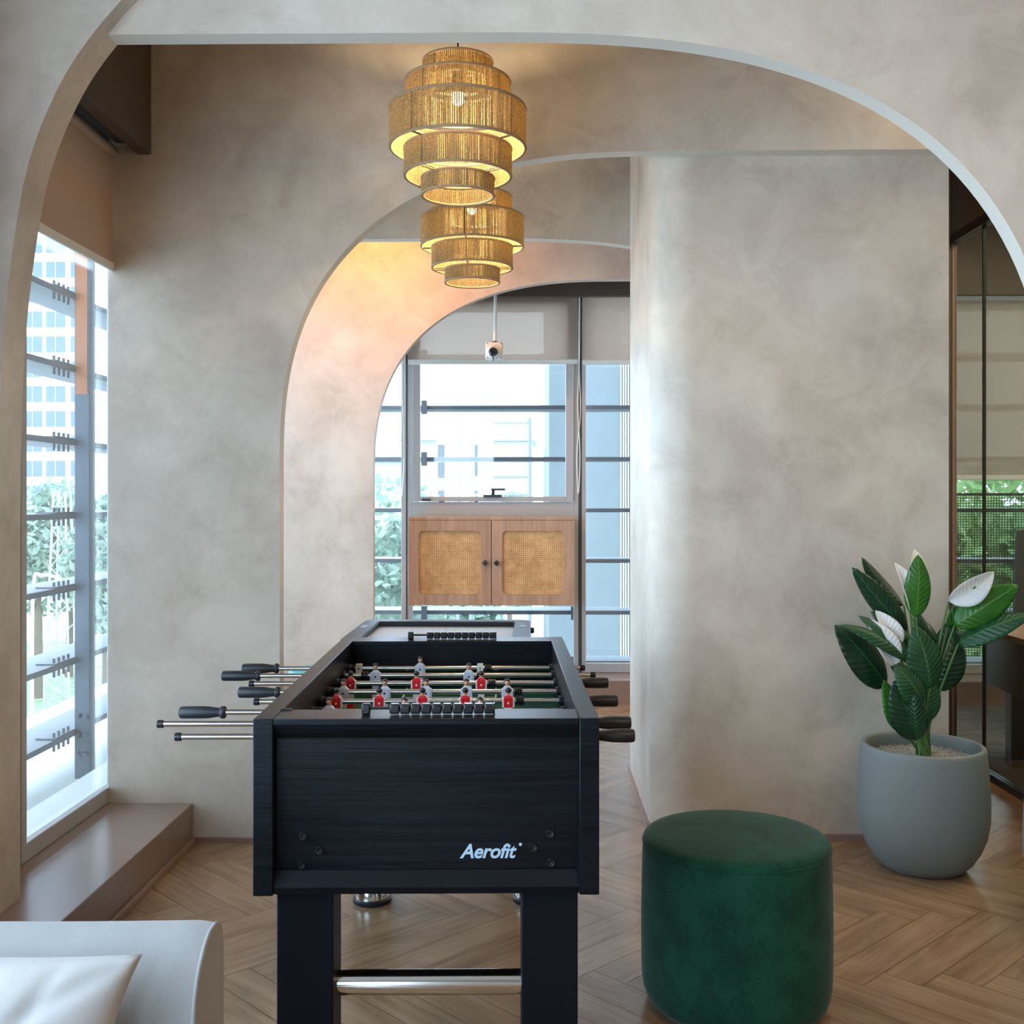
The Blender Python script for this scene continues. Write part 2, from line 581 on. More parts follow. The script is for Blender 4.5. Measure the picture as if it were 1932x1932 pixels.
    def ball(s, c, r, sx=1, sy=1, sz=1, n=10, mi=0):
        prof = [(r * math.sin(PI * k / n), -r * math.cos(PI * k / n)) for k in range(n + 1)]
        prof[0] = (0, -r); prof[-1] = (0, r)
        v0 = len(s.bm.verts)
        s.lathe(prof, n * 2, (0, 0, 0), mi=mi)
        s.bm.verts.ensure_lookup_table()
        for v in list(s.bm.verts)[v0:]:
            v.co = Vector((v.co.x * sx, v.co.y * sy, v.co.z * sz)) + Vector(c)
        return s

    def build(s, name, mats, parent=None, smooth=30, bevel=0.0, segs=2, loc=None, rot=None):
        bmesh.ops.recalc_face_normals(s.bm, faces=s.bm.faces)
        me = bpy.data.meshes.new(name)
        s.bm.to_mesh(me)
        s.bm.free()
        if not isinstance(mats, (list, tuple)):
            mats = [mats]
        for m in mats:
            me.materials.append(M[m] if isinstance(m, str) else m)
        if smooth:
            for p in me.polygons:
                p.use_smooth = True
            me.set_sharp_from_angle(angle=math.radians(smooth))
        o = bpy.data.objects.new(name, me)
        COL.objects.link(o)
        if parent:
            o.parent = parent
        if loc is not None:
            o.location = loc
        if rot is not None:
            o.rotation_euler = rot
        if bevel:
            b = o.modifiers.new('edge', 'BEVEL')
            b.width = bevel
            b.segments = segs
            b.limit_method = 'ANGLE'
            b.angle_limit = math.radians(40)
            b.harden_normals = False
        return o


def tag(o, label=None, cat=None, group=None, kind=None):
    if label: o['label'] = label
    if cat: o['category'] = cat
    if group: o['group'] = group
    if kind: o['kind'] = kind
    return o


def thing(name, label, cat, loc=(0, 0, 0), rz=0, group=None):
    o = bpy.data.objects.new(name, None)
    COL.objects.link(o)
    o.location = loc
    o.rotation_euler = (0, 0, rz)
    o.empty_display_size = 0.1
    return tag(o, label, cat, group)


def struct(name, mb, mat, parent=None, smooth=30, bevel=0, **kw):
    o = mb.build(name, mat, parent, smooth, bevel, **kw)
    if not parent:
        o['kind'] = 'structure'
    return o


# ------------------------------------------------------------------ the shell
CEIL = 3.30
XL, XG, YF = -1.675, 2.18, 7.47       # left window plane, glass partition, far window plane


def arc(xc, zc, a, b, t0, t1, n, e=2.0):
    pts = []
    for k in range(n + 1):
        t = t0 + (t1 - t0) * k / n
        c, s_ = math.cos(t), math.sin(t)
        pts.append((xc + a * math.copysign(abs(c) ** (2 / e), c), zc + b * math.copysign(abs(s_) ** (2 / e), s_)))
    return pts


ZT = 2.713


def right_open(xstart):            # flat head, curving down to a leg on the right
    return [(xstart, ZT)] + arc(-0.244, ZT - 1.49, 1.78, 1.49, PI / 2, 0, 44, 2.9) + [(1.536, 0)]


def left_open(xend):               # leg on the left curving up to a flat head
    return [(-0.997, 0)] + arc(0.50, ZT - 1.22, 1.497, 1.22, PI, PI / 2, 44, 2.55) + [(xend, ZT)]


def crom(pts, sub=6):
    out = []
    P = [pts[0]] + list(pts) + [pts[-1]]
    for i in range(1, len(P) - 2):
        for k in range(sub):
            t = k / sub
            v = []
            for d in range(len(pts[0])):
                a, b, c, e = P[i - 1][d], P[i][d], P[i + 1][d], P[i + 2][d]
                v.append(0.5 * (2 * b + (c - a) * t + (2 * a - 5 * b + 4 * c - e) * t * t + (3 * b - a - 3 * c + e) * t ** 3))
            out.append(tuple(v))
    out.append(tuple(pts[-1]))
    return out


# floor: every plank a face pair of its own inside the one floor mesh, grain along it
def make_floor():
    bm = bmesh.new()
    uvl = bm.loops.layers.uv.new('grain')
    tl = bm.faces.layers.float.new('tone')
    L, w = 0.67, 0.117
    X0, Y0 = -0.655, 3.126
    r2 = math.sqrt(2)
    rnd = random.Random(3)
    g = 0.0009

    def P(a, b):
        return (X0 + (a + b) / r2, Y0 + (a - b) / r2)
    for m in range(-12, 13):
        for k in range(-60, 60):
            for typ in (0, 1):
                if typ == 0:
                    a0, a1, b0, b1 = k * w, k * w + L, k * w, k * w + w
                else:
                    a0, a1, b0, b1 = k * w, k * w + w, k * w + w, k * w + w + L
                a0 += m * L; a1 += m * L; b0 -= m * L; b1 -= m * L
                cx, cy = P((a0 + a1) / 2, (b0 + b1) / 2)
                if not (-1.72 < cx < 2.5 and -2.9 < cy < 7.5):
                    continue
                q = [(a0 + g, b0 + g), (a1 - g, b0 + g), (a1 - g, b1 - g), (a0 + g, b1 - g)]
                vs = [bm.verts.new((*P(*c), 0)) for c in q]
                f = bm.faces.new(vs)
                if f.normal.z < 0 or f.calc_area() < 0:
                    pass
                f.normal_update()
                if f.normal.z < 0:
                    f.normal_flip()
                ou, ov = rnd.uniform(0, 90), rnd.uniform(0, 90)
                f[tl] = rnd.uniform(-0.045, 0.045)
                for lp in f.loops:
                    i = vs.index(lp.vert)
                    ca, cb = q[i]
                    u, v = (ca - a0, cb - b0) if typ == 0 else (cb - b0, ca - a0)
                    lp[uvl].uv = (u + ou, v + ov)
    # the bed below the joints
    n0 = len(bm.faces)
    vs = [bm.verts.new((x, y, -0.0015)) for x, y in ((-1.8, -3), (2.6, -3), (2.6, 7.6), (-1.8, 7.6))]
    vb = [bm.verts.new((x, y, -0.12)) for x, y in ((-1.8, -3), (2.6, -3), (2.6, 7.6), (-1.8, 7.6))]
    fs = [bm.faces.new(vs), bm.faces.new(vb[::-1])]
    for k in range(4):
        fs.append(bm.faces.new((vs[k], vb[k], vb[(k + 1) % 4], vs[(k + 1) % 4])))
    for f in fs:
        f.material_index = 1
    me = bpy.data.meshes.new('floor')
    bm.to_mesh(me)
    bm.free()
    me.materials.append(M['floor'])
    me.materials.append(M['substrate'])
    o = bpy.data.objects.new('floor', me)
    COL.objects.link(o)
    o['kind'] = 'structure'


make_floor()
struct('floor_meeting_room', MB().box(2.2, 5.6, 2.0, 7.5, -0.12, 0.004), 'carpet')
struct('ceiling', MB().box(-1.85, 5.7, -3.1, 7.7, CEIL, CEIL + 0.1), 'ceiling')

# L-shaped front arch: only its left leg and haunch are in the picture
LC = crom([(-1.541, 0), (-1.541, 0.7), (-1.540, 1.3), (-1.532, 1.7), (-1.508, 2.0), (-1.453, 2.32), (-1.352, 2.565),
           (-1.225, 2.742), (-1.08, 2.885), (-0.88, 3.04), (-0.62, 3.19), (-0.30, CEIL)], 6)
struct('wall_front_arch_left', MB().prism([(-2.6, 0)] + LC + [(-2.6, CEIL)], 3.10, 3.235), 'plaster')
# main arch
LCc = [p for p in LC if p[1] > ZT]
struct('wall_front_arch', MB().prism(LCc[:1] + [(x, z) for x, z in right_open(-1.2)[1:]] + [(3.0, 0), (3.0, CEIL)] + LCc[::-1][:-1], 3.160, 3.232, side=1), ['plaster', 'edge'])
# second, third, fourth arch
struct('wall_second_arch', MB().prism([(XL, 0)] + left_open(XG - 0.03) + [(XG - 0.03, CEIL), (XL, CEIL)], 4.255, 4.325, side=1), ['plaster', 'edge'])
struct('wall_third_arch', MB().prism([(XL, ZT)] + right_open(-1.2)[1:] + [(XG - 0.03, 0), (XG - 0.03, CEIL), (XL, CEIL)], 5.68, 5.75, side=1), ['plaster', 'edge'])
struct('wall_fourth_arch', MB().prism([(XL, 0)] + left_open(XG - 0.03) + [(XG - 0.03, CEIL), (XL, CEIL)], 6.76, 6.83, side=1), ['plaster', 'edge'])


# the pier with rounded corners
def rounded_pier(x0, x1, y0, y1, r, z0, z1, grow=0.0):
    pts = []
    x0 -= grow; y0 -= grow; y1 += grow; r += grow
    for k in range(13):
        t = PI + k / 12 * PI / 2
        pts.append((x0 + r + r * math.cos(t), y0 + r + r * math.sin(t)))
    pts += [(x1, y0), (x1, y1)]
    for k in range(13):
        t = PI / 2 + k / 12 * PI / 2
        pts.append((x0 + r + r * math.cos(t), y1 - r + r * math.sin(t)))
    return MB().prism(pts, z0, z1, plane='XY')


struct('wall_pier', rounded_pier(0.475, 1.642, 4.326, 5.50, 0.17, 0, CEIL), 'plaster', smooth=35)
struct('baseboard_pier', rounded_pier(0.475, 1.642, 4.326, 5.50, 0.17, 0, 0.028, 0.012), 'base_pink', smooth=35)
struct('baseboard_second_arch', MB().box(XL + 0.33, -1.0, 4.243, 4.255, 0, 0.022), 'base_pink')

# left side: window bays, fascia, platform
def window(name, x0, x1, y0, y1, zb, zt, horiz, mull=(), frame=0.055, depth=0.05, glass='glass'):
    """a glazed bay in the plane x = const (horiz 'y') or y = const (horiz 'x')"""
    mb = MB(); g = MB()
    if horiz == 'y':
        X = x0
        def bar(a, b, c, d): mb.box(X - depth, X, a, b, c, d)
        a0, a1 = y0, y1
    else:
        Y = y0
        def bar(a, b, c, d): mb.box(a, b, Y, Y + depth, c, d)
        a0, a1 = x0, x1
    bar(a0, a1, zb, zb + 0.062); bar(a0, a1, zt - 0.06, zt)
    bar(a0, a0 + frame, zb + 0.062, zt - 0.06); bar(a1 - frame, a1, zb + 0.062, zt - 0.06)
    for m in mull:
        bar(m - 0.03, m + 0.03, zb + 0.062, zt - 0.06)
    if horiz == 'y':
        g.box(X - 0.031, X - 0.025, a0 + 0.02, a1 - 0.02, zb + 0.03, zt - 0.03)
    else:
        g.box(a0 + 0.02, a1 - 0.02, Y + 0.025, Y + 0.031, zb + 0.03, zt - 0.03)
    o = struct(name, mb, 'alu', bevel=0.003)
    g.build('window_pane', glass, o, smooth=0)
    return o


window('window_1', XL, XL, 3.525, 4.36, 0.153, 2.80, 'y', frame=0.04, depth=0.032)
window('window_2', XL, XL, 4.365, 7.40, 0.153, 2.80, 'y', mull=(5.3, 6.3))
window('window_3', XL, XL, -1.5, 2.6, 0.153, 2.80, 'y', mull=(-0.1, 1.3))
struct('wall_left_above_windows', MB().box(XL - 0.12, XL - 0.001, -3.0, YF + 0.12, 2.80, CEIL).box(XL - 0.12, XL - 0.001, -3.0, YF + 0.12, -0.1, 0.153)
       .box(XL - 0.12, XL - 0.001, 2.6, 3.524, 0.153, 2.80).box(XL - 0.12, XL - 0.001, -3.0, -1.5, 0.153, 2.80), 'brown')
struct('trim_1', MB().box(-1.558, -1.505, 3.236, 4.254, 2.71, CEIL), 'dark_brown', bevel=0.002)
struct('trim_2', MB().box(-1.55, -1.497, 4.326, 5.679, 2.71, CEIL), 'dark_brown')
struct('trim_3', MB().box(-1.60, 2.15, 7.30, 7.353, 2.71, CEIL), 'dark_brown')
struct('trim_10', MB().box(2.3, 5.49, 7.30, 7.353, 2.71, CEIL), 'dark_brown')
tr = MB().box(-1.645, -1.60, 3.236, 4.254, 2.755, 2.80)
struct('trim_4', tr, 'alu_dark', bevel=0.002)
pl = MB().box(XL, -1.340, 1.9, 3.099, 0, 0.155).box(XL, -1.340, 3.099, 4.254, 0, 0.155)
struct('floor_platform_left', MB().box(XL, -1.340, 1.9, 4.254, 0, 0.155), 'brown', bevel=0.003)
struct('baseboard_left', MB().box(-1.340, -1.325, 1.9, 4.243, 0, 0.024), 'base_pink', bevel=0.003)
struct('floor_platform_left_far', MB().box(XL, -1.340, 4.326, 7.145, 0, 0.155), 'brown', bevel=0.003)
struct('floor_platform_far', MB().box(XL, 5.5, 7.15, YF, 0, 0.155), 'brown', bevel=0.003)
struct('baseboard_far', MB().box(-1.33, 5.5, 7.135, 7.15, 0, 0.024), 'base_pink')

# walls behind the camera and round the meeting room
struct('wall_behind', MB().box(-1.8, -1.7, -3.1, -3.0, -0.1, CEIL).box(-0.6, 5.7, -3.1, -3.0, -0.1, CEIL).box(-1.7, -0.6, -3.1, -3.0, -0.1, 0.2).box(-1.7, -0.6, -3.1, -3.0, 2.8, CEIL), 'plaster')
window('window_8', -1.7, -0.6, -3.08, -3.08, 0.2, 2.8, 'x')
struct('wall_meeting_room_right', MB().box(5.5, 5.62, 2.0, YF + 0.1, -0.1, CEIL), 'plaster')
struct('wall_meeting_room_front', MB().box(XG + 0.04, 5.5, 1.9, 2.0, -0.1, CEIL), 'plaster')
struct('wall_right', MB().box(XG, XG + 0.1, -3.0, 2.6, 0, CEIL), 'brown')
struct('wall_far', MB().box(-1.77, 5.6, YF, YF + 0.12, 2.80, CEIL).box(-1.77, 5.6, YF, YF + 0.12, -0.1, 0.155)
       .box(1.56, 2.3, YF, YF + 0.12, 0.155, 2.80).box(4.9, 5.6, YF, YF + 0.12, 0.155, 2.80), 'brown')
struct('wall_bulkhead_glass_partition', MB().box(XG - 0.02, XG + 0.06, 2.6, 5.66, 2.715, CEIL), 'dark_brown')
struct('wall_passage_end', MB().box(1.645, XG - 0.012, 5.668, 5.679, 0, CEIL), 'dark_brown')

# glass partition: panes, tracks, wooden sole and the brown post where it ends
pt = thing('glass_partition', 'tall frameless glass partition closing the meeting room at the right', 'partition', (XG, 4.1, 0))
def child_box(name, mat, parent, x0, x1, y0, y1, z0, z1, bevel=0.0):
    L = parent.location
    return MB().box(x0 - L.x, x1 - L.x, y0 - L.y, y1 - L.y, z0 - L.z, z1 - L.z).build(name, mat, parent, bevel=bevel)
edges = [2.62, 3.95, 5.297, 5.664]
for a, b in zip(edges, edges[1:]):
    child_box('glass_pane', 'glass_dark', pt, XG - 0.005, XG + 0.005, a + 0.004, b - 0.004, 0.05, 2.67)
for e in edges[1:-1]:
    child_box('joint_strip', 'black_frame', pt, XG - 0.007, XG + 0.007, e - 0.006, e + 0.006, 0.05, 2.67)
child_box('top_track', 'black_frame', pt, XG - 0.025, XG + 0.025, 2.62, 5.664, 2.67, 2.714)
child_box('bottom_track', 'black_frame', pt, XG - 0.02, XG + 0.02, 2.62, 5.664, 0.016, 0.05)
child_box('wooden_sole', 'table_wood', pt, XG - 0.035, XG + 0.035, 2.62, 5.664, 0.0, 0.016)
child_box('end_post', 'base_pink', pt, XG - 0.011, XG + 0.011, 5.665, 5.679, 0.0, 2.714)

# ------------------------------------------------------------------ far windows
def X7(px, Y=YF): return at(px, 938, Y).x
def Z7(py, Y=YF): return at(1006, py, Y).z

# left fixed light
window('window_4', -1.60, X7(766.5), YF, YF, 0.156, 2.80, 'x', frame=0.035)
window('window_5', X7(1097), 1.56, YF, YF, 0.156, 2.80, 'x', frame=0.03, mull=(1.0,))
window('window_7', 2.3, 4.9, YF, YF, 0.156, 2.80, 'x', frame=0.05, mull=(3.9,))
# central unit with the opening sash
xa, xb = X7(768), X7(1092)
za, zb = 0.156, 2.80
zr0, zr1 = Z7(975), Z7(947)          # transom
w6 = MB()
for a, b, c, d in ((xa, xa + 0.035, za, zb), (xb - 0.035, xb, za, zb), (xa + 0.035, xb - 0.035, za, za + 0.06), (xa + 0.035, xb - 0.035, zb - 0.06, zb),
                   (xa + 0.035, xb - 0.035, zr0 - 0.02, zr1)):
    w6.box(a, b, YF, YF + 0.05, c, d)
o6 = struct('window_6', w6, 'alu', bevel=0.003)
sash = MB()
sa, sb = xa + 0.037, xb - 0.037
sg0, sg1 = X7(793), X7(1067)
s0, s1 = Z7(946), zb - 0.065
for a, b, c, d in ((sa, sg0, s0, s1), (sg1, sb, s0, s1), (sg0, sg1, s0, Z7(937)), (sg0, sg1, s1 - 0.05, s1)):
    sash.box(a, b, YF - 0.022, YF + 0.03, c, d)
so = sash.build('window_sash', 'alu', o6, bevel=0.004)
MB().box(sg0 - 0.01, sg1 + 0.01, YF + 0.002, YF + 0.008, s0 + 0.03, s1 - 0.03).build('window_pane', 'glass', o6, smooth=0)
MB().box(xa + 0.03, xb - 0.03, YF + 0.025, YF + 0.031, za + 0.03, zr0).build('window_pane', 'glass', o6, smooth=0)
# lever handle
hp = at(930, 937, YF - 0.03)
MB().box(hp.x - 0.065, hp.x + 0.062, hp.y - 0.02, hp.y + 0.01, hp.z - 0.004, hp.z + 0.012).tube((hp.x, hp.y - 0.005, hp.z + 0.008), (hp.x + 0.004, hp.y - 0.03, hp.z + 0.05), 0.010).box(hp.x - 0.012, hp.x + 0.085, hp.y - 0.045, hp.y - 0.028, hp.z + 0.042, hp.z + 0.056).build('window_handle', 'black_plastic', o6, bevel=0.004)
hb = at(801, 945, YF - 0.03)
MB().box(hb.x - 0.02, hb.x + 0.04, hb.y - 0.01, hb.y + 0.01, hb.z, hb.z + 0.016).build('window_catch', 'dark_brown', o6, bevel=0.003)
xj = (X7(1094))
struct('trim_5', MB().box(xb, X7(1097), YF - 0.004, YF + 0.05, 0.156, 2.80), 'alu_dark')
struct('trim_6', MB().box(X7(766.5), xa, YF - 0.004, YF + 0.05, 0.156, 2.80), 'alu_dark')


# roller blinds (fabric, tube, bottom bar, cord)
def blind(label, cat_loc, x0, x1, y, z0, z1, axis='x', cord=None, fab='blind'):
    t = thing('roller_blind', label, 'blind', cat_loc, 0, None)
    L = Vector(cat_loc)
    def bx(x0, x1, y0, y1, z0, z1, name, mat, bev=0.0):
        return MB().box(x0 - L.x, x1 - L.x, y0 - L.y, y1 - L.y, z0 - L.z, z1 - L.z).build(name, mat, t, bevel=bev)
    if axis == 'x':
        bx(x0, x1, y - 0.0008, y + 0.0008, z0 + 0.02, z1, 'blind_fabric', fab)
        bx(x0, x1, y - 0.007, y + 0.007, z0 - 0.012, z0 + 0.022, 'bottom_bar', 'white_paint', 0.004)
        MB().tube((x0 - L.x, y - L.y, z1 + 0.02 - L.z), (x1 - L.x, y - L.y, z1 + 0.02 - L.z), 0.022, 16).build('roller_tube', fab, t)
    else:
        bx(y - 0.0008, y + 0.0008, x0, x1, z0 + 0.02, z1, 'blind_fabric', fab)
        bx(y - 0.007, y + 0.007, x0, x1, z0 - 0.012, z0 + 0.022, 'bottom_bar', 'white_paint', 0.004)
        MB().tube((y - L.x, x0 - L.y, z1 + 0.02 - L.z), (y - L.x, x1 - L.y, z1 + 0.02 - L.z), 0.022, 16).build('roller_tube', fab, t)
    if cord:
        c = [Vector(p) - L for p in cord]
        mb = MB()
        mb.path(crom([tuple(p) for p in c], 5), 0.0035, 6)
        mb.build('bead_cord', 'white_paint', t)
    return t


yb = YF - 0.045
zb0 = Z7(684, yb)
blind('beige roller blind half lowered over the window above the cane cabinet', (X7(930), yb, 2.75), X7(770, yb), X7(1090, yb), yb, zb0, 2.74,
      cord=[(X7(1093, yb), yb - 0.01, 2.74), (X7(1092, yb), yb - 0.015, 2.3), (X7(1095, yb), yb - 0.015, 1.95), (X7(1088, yb), yb - 0.015, 1.65), (X7(1091, yb), yb - 0.015, 1.38),
            (X7(1094, yb), yb - 0.02, 1.65), (X7(1090, yb), yb - 0.02, 2.0), (X7(1093, yb), yb - 0.02, 2.3), (X7(1094, yb), yb - 0.02, 2.74)])
blind('beige roller blind on the narrow window beside the plaster pier', (X7(1250), yb, 2.75), X7(1099, yb), 1.0, yb, zb0 - 0.005, 2.74)
blind('beige roller blind on the far narrow window left of the cane cabinet', (X7(700), yb, 2.75), -1.5, X7(763, yb), yb, zb0 + 0.005, 2.74,
      cord=[(X7(764, yb), yb - 0.01, 2.74), (X7(760, yb), yb - 0.015, 2.2), (X7(763, yb), yb - 0.015, 1.6), (X7(759, yb), yb - 0.015, 1.37), (X7(764, yb), yb - 0.012, 1.8), (X7(765, yb), yb - 0.012, 2.74)])
blind('plain beige roller blind of the tall left window by the low platform', (XL + 0.02, 3.9, 2.75), 3.56, 4.2546, XL + 0.016, 2.262, 2.70, axis='y', fab='blind_solid')
blind('long roller blind lowered behind the meeting room glass', (3.4, yb, 2.75), 2.34, 4.86, yb, Z7(903, yb), 2.74)

# ------------------------------------------------------------------ wall cabinet with cane doors
YC = 7.15
cl, cr = at(771, 938, YC).x, at(1084, 938, YC).x
ct, cb_ = at(930, 975, YC).z, at(930, 1142.5, YC).z
cab = thing('wall_cabinet', 'oak wall cabinet with two cane-panelled doors hung across the window', 'cabinet', ((cl + cr) / 2, 7.30, cb_))
Lc = cab.location
def cb(x0, x1, y0, y1, z0, z1, mb): mb.box(x0 - Lc.x, x1 - Lc.x, y0 - Lc.y, y1 - Lc.y, z0 - Lc.z, z1 - Lc.z)
mb = MB()
cb(cl, cr, YC, YF - 0.024, ct - 0.022, ct, mb)
cb(cl, cr, YC + 0.02, YF - 0.024, cb_, cb_ + 0.018, mb)
cb(cl, cl + 0.018, YC + 0.02, YF - 0.024, cb_ + 0.018, ct - 0.022, mb)
cb(cr - 0.018, cr, YC + 0.02, YF - 0.024, cb_ + 0.018, ct - 0.022, mb)
cb(cl + 0.018, cr - 0.018, YF - 0.036, YF - 0.024, cb_ + 0.018, ct - 0.022, mb)
mb.build('body', 'oak_cab', cab, bevel=0.001)


def rrect_polar(hx, hz, r, th):
    lo, hi = 0.0, 2.0
    for _ in range(30):
        m = (lo + hi) / 2
        x, z = abs(m * math.cos(th)), abs(m * math.sin(th))
        qx, qz = max(x - hx + r, 0), max(z - hz + r, 0)
        d = math.hypot(qx, qz) + min(max(x - hx + r, z - hz + r), 0) - r
        if d > 0: hi = m
        else: lo = m
    return lo


def door(x0, x1, ix0, ix1, knob_x):
    z0, z1 = cb_, ct - 0.024
    iz1, iz0 = at(848, 1001, YC).z, at(848, 1121.5, YC).z
    cx, cz = (ix0 + ix1) / 2, (iz0 + iz1) / 2
    corners = [math.atan2(zz - cz, xx - cx) % (2 * PI) for xx in (x0, x1) for zz in (z0, z1)]
    ths = sorted(set([2 * PI * k / 96 for k in range(96)] + corners))
    inner, outer = [], []
    for th in ths:
        c, s_ = math.cos(th), math.sin(th)
        r = rrect_polar((ix1 - ix0) / 2, (iz1 - iz0) / 2, 0.035, th)
        inner.append((cx + r * c - Lc.x, cz + r * s_ - Lc.z))
        t = 9
        if c > 1e-9: t = min(t, (x1 - cx) / c)
        if c < -1e-9: t = min(t, (x0 - cx) / c)
        if s_ > 1e-9: t = min(t, (z1 - cz) / s_)
        if s_ < -1e-9: t = min(t, (z0 - cz) / s_)
        outer.append((cx + t * c - Lc.x, cz + t * s_ - Lc.z))
    d = MB().ring(outer, inner, YC - Lc.y, YC + 0.018 - Lc.y).build('door', 'oak_cab', cab)
    # woven cane: real strips
    w = MB()
    p = 0.0128
    nx = int((ix1 - ix0 + 0.02) / p)
    nz = int((iz1 - iz0 + 0.02) / p)
    for k in range(nx + 1):
        x = ix0 - 0.01 + k * p - Lc.x
        w.box(x, x + 0.0080, YC + 0.0195 - Lc.y, YC + 0.0215 - Lc.y, iz0 - 0.01 - Lc.z, iz1 + 0.01 - Lc.z)
    for k in range(nz + 1):
        z = iz0 - 0.01 + k * p - Lc.z
        w.box(ix0 - 0.01 - Lc.x, ix1 + 0.01 - Lc.x, YC + 0.0185 - Lc.y, YC + 0.0195 - Lc.y, z, z + 0.0080)
    w.build('cane_panel', 'cane', d, smooth=0)
    MB().box(ix0 - 0.012 - Lc.x, ix1 + 0.012 - Lc.x, YC + 0.030 - Lc.y, YC + 0.034 - Lc.y, iz0 - 0.012 - Lc.z, iz1 + 0.012 - Lc.z).build('panel_backing', 'cane_back', d)
    kz = at(926, 1062, YC).z - Lc.z
    kx = knob_x - Lc.x
    k = MB()
    k.tube((kx, YC - Lc.y, kz), (kx, YC - 0.014 - Lc.y, kz), 0.006)
    R45 = Matrix.Rotation(PI / 4, 3, 'Y')
    k.box(kx - 0.0145, kx + 0.0145, YC - 0.028 - Lc.y, YC - 0.013 - Lc.y, kz - 0.0145, kz + 0.0145, rot=R45)
    k.build('knob', 'black_plastic', d, bevel=0.002)


def cx_(px): return at(px, 1060, YC).x
door(cl + 0.001, cx_(926.3), cx_(790), cx_(907), cx_(915.5))
door(cx_(927.7), cr - 0.001, cx_(947), cx_(1064), cx_(937))

# ------------------------------------------------------------------ ceiling camera
cy = 6.96
top = at(938, 548, cy); bp = at(932.5, 662, cy)
cm = thing('security_camera', 'white boxy security camera hanging on a thin pole in front of the blind', 'camera', (bp.x, cy, bp.z))
MB().tube((top.x - bp.x, 0, CEIL - bp.z), (0.003, 0, 0.055), 0.0105, 12).build('pole', 'white_paint', cm)
MB().tube((0.003, 0, 0.062), (0.003, 0, 0.052), 0.016, 12).build('pole_collar', 'alu_dark', cm)
rr = 0.053
MB().box(-0.056, 0.056, -0.02, 0.05, -0.056, 0.056).build('housing', 'white_plastic', cm, bevel=0.012, segs=3)
MB().lathe([(0.0, -0.045), (0.03, -0.043), (0.042, -0.032), (0.046, -0.018)], 32, (-0.002, 0, -0.008), 'Y').build('dome_ring', 'white_plastic', cm)
MB().lathe([(0.0, -0.062), (0.014, -0.060), (0.025, -0.053), (0.0295, -0.040)], 32, (-0.006, -0.002, -0.012), 'Y').build('lens', 'lens', cm)
for sx in (-1, 1):
    for sz in (-1, 1):
        MB().tube((sx * 0.044, -0.0225, sz * 0.046), (sx * 0.044, -0.018, sz * 0.046), 0.0035, 8).build('screw', 'alu_dark', cm)


# ------------------------------------------------------------------ pendants
TIERS = [(.117, 2.842, 2.775), (.177, 2.772, 2.682), (.23, 2.680, 2.550), (.181, 2.546, 2.454), (.1226, 2.446, 2.388)]
BASEZ = 2.388


